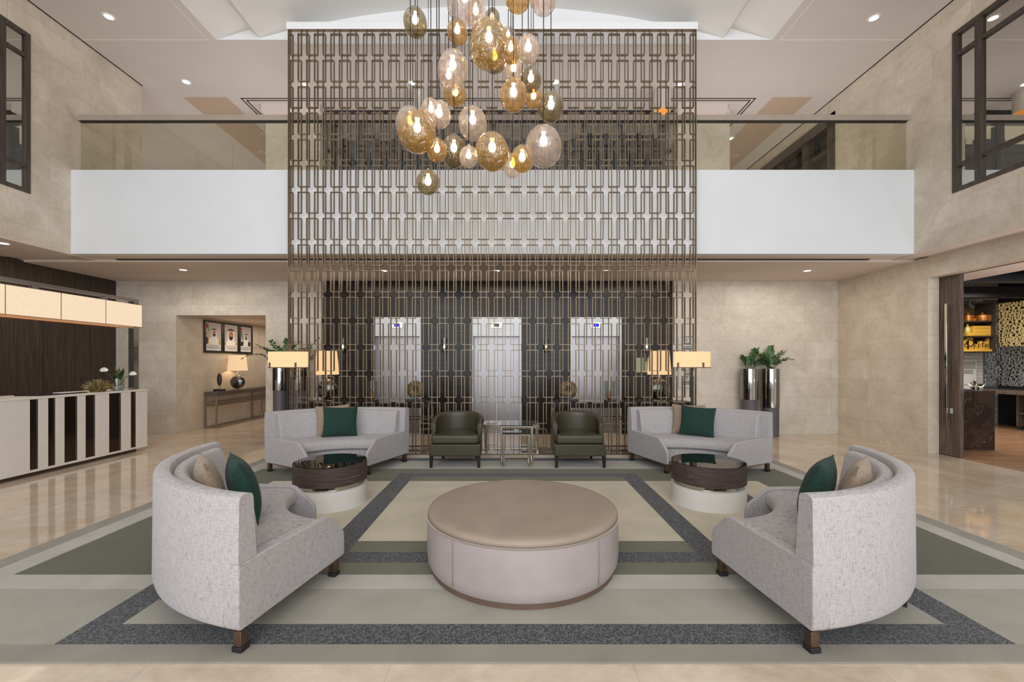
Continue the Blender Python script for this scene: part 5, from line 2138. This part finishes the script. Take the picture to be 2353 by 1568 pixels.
# letter blocks that spell the word on the bottom shelf
specs = [('c', 2217, 0.15, 0.22, 'letter block with a small c, first of the coffee letters'),
         ('O', 2226, 0.15, 0.28, 'tall letter block with a big O on the bottom shelf'),
         ('F', 2237, 0.12, 0.13, 'low letter block with F right after the big O'),
         ('F', 2246, 0.10, 0.13, 'low letter block with F just before the f block'),
         ('f', 2255, 0.13, 0.20, 'letter block with a small f on the bottom shelf'),
         ('e', 2264, 0.11, 0.18, 'letter block with a small e next to the big E'),
         ('E', 2274, 0.14, 0.27, 'tall letter block with a big E, last of the coffee letters')]
b = MB()
b.box(PX(2213, YSF + 0.05), YSF + 0.03, sz[0], PX(2281, YSF + 0.05), YSF + 0.25, sz[0] + 0.05)
o = b.build('display_plank', M['crate'], None, 0.003, 2)
tag(o, 'yellow wooden plank under the coffee letter blocks', 'plank')
for s, px, w, hgt, lab in specs:
    t = thing('letter_block', lab, 'letter block', (PX(px, YSF + 0.12), YSF + 0.12, sz[0] + 0.05), 0, 'coffee letter blocks')
    b = MB()
    b.box(-w / 2 + 0.005, -0.03, 0, w / 2 - 0.005, 0.04, hgt)
    b.build('block', M['crate'], t, 0.004, 2)
    text_obj('letter', s, M['ink'], (0, -0.032, hgt * (0.5 if s.isupper() else 0.56)), (pi / 2, 0, 0), min(hgt * 1.1, 0.26), t, 0.002)

# poster on the brick wall
t = thing('framed_poster', 'framed pale poster with grey sketches on the white brick wall', 'poster', (PX(2225, SB), SB, PZ(897, SB)))
b = MB()
x0, x1, z0, z1 = PX(2200, SB), PX(2243, SB), PZ(897, SB), PZ(826, SB)
b.box(x0, SB - 0.02, z0, x1, SB - 0.001, z1)
b.build('frame', M['lettersilver'], t, world=True)
b = MB()
b.box(x0 + 0.015, SB - 0.024, z0 + 0.015, x1 - 0.015, SB - 0.0205, z1 - 0.015)
b.cur = 1
for (a, c, e, g) in ((0.10, 0.52, 0.42, 0.70), (0.12, 0.40, 0.36, 0.50), (0.05, 0.12, 0.34, 0.15)):
    b.box(x0 + a, SB - 0.026, z0 + c, x0 + e, SB - 0.0245, z0 + g)
b.build('print', [M['paper'], M['c_light']], t, smooth=False, world=True)

# panel of cut-out letters
words_ = ['DESSANTISCOFFEECA', 'SECHOCSCANISPRI', 'HEISANTBISCOCWI', 'SANTESPRESSOCO', 'DISCHOCCOWITHBA',
          'INSTANDSCOFFEES', 'OSTAMSBACONCHO', 'USTICKSCOLATTE', 'HERBSESPRISCON', 'TANDSCHOCWITH']
rows = [words_[i % 10] for i in range(19)]
XPN = 11.97
t = thing('cutout_lettering', 'wall panel of interlaced cut-out capital letters in the coffee shop', 'wall panel', (XPN, 9.6, PZ(900, SB)))
l = t.location
ztop = 2.97
step = 0.106
for mat, r0, r1 in ((M['lettergold'], 0, 10), (M['lettersilver'], 10, 19)):
    for k in range(r0, r1):
        pass
    body = '\n'.join(rows[r0:r1])
    o = text_obj('lettering', body, mat, (0.0, SB - 0.04 - l[1], ztop - step * r0 - l[2]), (pi / 2, 0, -pi / 2), 0.15, t, 0.01, 'LEFT', 0.86, step / 0.15, 'TOP')
b = MB()
b.box(XPN + 0.015, 8.6, 0.95, XPN + 0.028, SB - 0.01, 3.0)
b.build('backing', plain('panel_backing', (58, 52, 47), 0.4, 0.3), t, world=True)
t2 = thing('cutout_lettering', 'silver cut-out letter strip on the brick wall beside the lit shelf', 'wall panel', (PX(2277, SB), SB - 0.02, PZ(898, SB)))
o = text_obj('lettering', '\n'.join(r[3:7] for r in rows), M['lettersilver'], (-0.19, -0.012, PZ(700, SB) - PZ(898, SB)), (pi / 2, 0, 0), 0.15, t2, 0.008, 'LEFT', 0.86, step / 0.15, 'TOP')
b = MB()
b.box(-0.2, 0.0, 0, 0.155, 0.018, PZ(690, SB) - PZ(898, SB))
b.build('backing', plain('panel_backing_grey', (120, 120, 120), 0.3, 0.5), t2)

# dark serving trolley below the letter panel
t = thing('serving_trolley', 'dark wood serving trolley on castors below the letter panel', 'trolley', (11.6, 9.6, 0))
b = MB()
b.box(11.0, 9.2, 0.80, 11.92, SB - 0.1, 0.86)
b.build('top', M['leafwood'], t, world=True)
b = MB()
b.box(11.02, SB - 0.6, 0.08, 11.08, SB - 0.12, 0.8)
b.box(11.3, 9.22, 0.08, 11.9, 9.28, 0.8)
b.box(11.3, 9.75, 0.08, 11.9, 9.8, 0.8)
b.build('side_panel', M['leafwood'], t, world=True)
b = MB()
b.box(11.3, 9.28, 0.35, 11.9, 9.75, 0.39)
b.build('shelf', M['leafwood'], t, world=True)
for x, y in ((11.05, SB - 0.3), (11.35, 9.25), (11.85, 9.25), (11.35, 9.77)):
    b = MB()
    b.cyl(x, y, 0, 0.08, 0.03, 12)
    b.build('castor', M['blackfoot'], t, world=True)

# ------------------------------------------------------------------ lights
def area(name, loc, rot, sx, sy, power, col):
    L = bpy.data.lights.new(name, 'AREA')
    L.shape = 'RECTANGLE'
    L.size, L.size_y = sx, sy
    L.energy = power
    L.color = col
    o = bpy.data.objects.new(name, L)
    COL.objects.link(o)
    o.location = loc
    o.rotation_euler = rot
    return o


def point(name, loc, power, col, size=0.05):
    L = bpy.data.lights.new(name, 'POINT')
    L.energy = power
    L.color = col
    L.shadow_soft_size = size
    o = bpy.data.objects.new(name, L)
    COL.objects.link(o)
    o.location = loc
    return o


def spot(name, loc, power, col, ang=100, blend=0.8, size=0.06):
    L = bpy.data.lights.new(name, 'SPOT')
    L.energy = power
    L.color = col
    L.spot_size = radians(ang)
    L.spot_blend = blend
    L.shadow_soft_size = size
    o = bpy.data.objects.new(name, L)
    COL.objects.link(o)
    o.location = loc
    return o


WARM = (1.0, 0.86, 0.70)
DAY = (0.90, 0.95, 1.0)
area('window_daylight', (0, -5.5, 3.6), (radians(90), 0, 0), 13, 6.2, 860, DAY)
UP = (radians(180), 0, 0)
area('gallery_fill', (0, 8.4, 4.5), UP, 12, 1.6, 85, (1.0, 0.96, 0.93))  # added fill without a fitting, brightens the gallery ceiling
area('gallery_fill_left', (-8.6, 11.0, 4.5), UP, 6, 4, 55, (1.0, 0.93, 0.88))  # same added fill for the left end of the gallery
area('gallery_fill_right', (5.4, 11.0, 4.5), UP, 1.8, 4, 28, (1.0, 0.90, 0.82))  # same added fill for the right end of the gallery
area('bar_light', (0, 10.0, 6.7), (0, 0, 0), 7, 0.8, 10, WARM)
for i, x in enumerate((-6.2, -2.6, 0.0, 2.6, 5.2)):
    area('soffit_light', (x, 8.2, 3.18), (0, 0, 0), 1.6, 0.5, 15, WARM)
area('reception_light', (-7.5, 6.0, 3.2), (0, 0, 0), 0.6, 3.0, 14, WARM)
area('corridor_light', (-6.2, 11.6, 2.5), (0, 0, 0), 0.8, 2.5, 20, WARM)
area('shop_light', (9.6, 8.6, 3.1), (0, 0, 0), 2.5, 2.5, 150, (1.0, 0.92, 0.82))
area('shop_entry_fill', (7.5, 5.6, 1.0), UP, 0.5, 2.0, 16, (1.0, 0.93, 0.9))  # free-floating fill added to lift the pale ceiling edge inside the shop
area('vault_fill', (-0.3, 1.5, 5.6), UP, 9, 8, 170, (0.97, 0.98, 1.0))  # fill added in mid-air to brighten the vault, not a fitting
point('lamp_glow', (XW + 0.232, 10.9, 1.42), 6, (1.0, 0.72, 0.42), 0.05)
point('lamp_glow', (PX(751, 7.48), 7.48, 1.5), 5, (1.0, 0.72, 0.42), 0.05)
point('lamp_glow', (PX(1515, 7.48), 7.48, 1.5), 5, (1.0, 0.72, 0.42), 0.05)

w = bpy.data.worlds.new('daylight')
S.world = w
w.use_nodes = True
bg = w.node_tree.nodes['Background']
bg.inputs[0].default_value = (0.92, 0.96, 1.0, 1)
bg.inputs[1].default_value = 1.0

# ------------------------------------------------------------------ camera and look
cam = bpy.data.cameras.new('camera')
cam.sensor_fit = 'HORIZONTAL'
cam.sensor_width = 36.0
cam.lens = 36.0 * F / 2353.0
cam.shift_x = 0.0
cam.shift_y = (CY - 784.0) / 2353.0
cam.clip_start = 0.05
co = bpy.data.objects.new('camera', cam)
COL.objects.link(co)
co.location = (0, 0, H)
co.rotation_euler = (radians(90), 0, 0)
S.camera = co
S.view_settings.view_transform = 'Standard'
S.view_settings.look = 'None'
S.view_settings.exposure = 0.0
S.view_settings.gamma = 1.0
cy_ = S.cycles
cy_.max_bounces = 8
cy_.diffuse_bounces = 4
cy_.glossy_bounces = 4
cy_.transparent_max_bounces = 16
cy_.transmission_bounces = 4
cy_.caustics_reflective = False
cy_.caustics_refractive = False
cy_.sample_clamp_indirect = 4.0
cy_.use_denoising = True
cy_.adaptive_threshold = 0.015
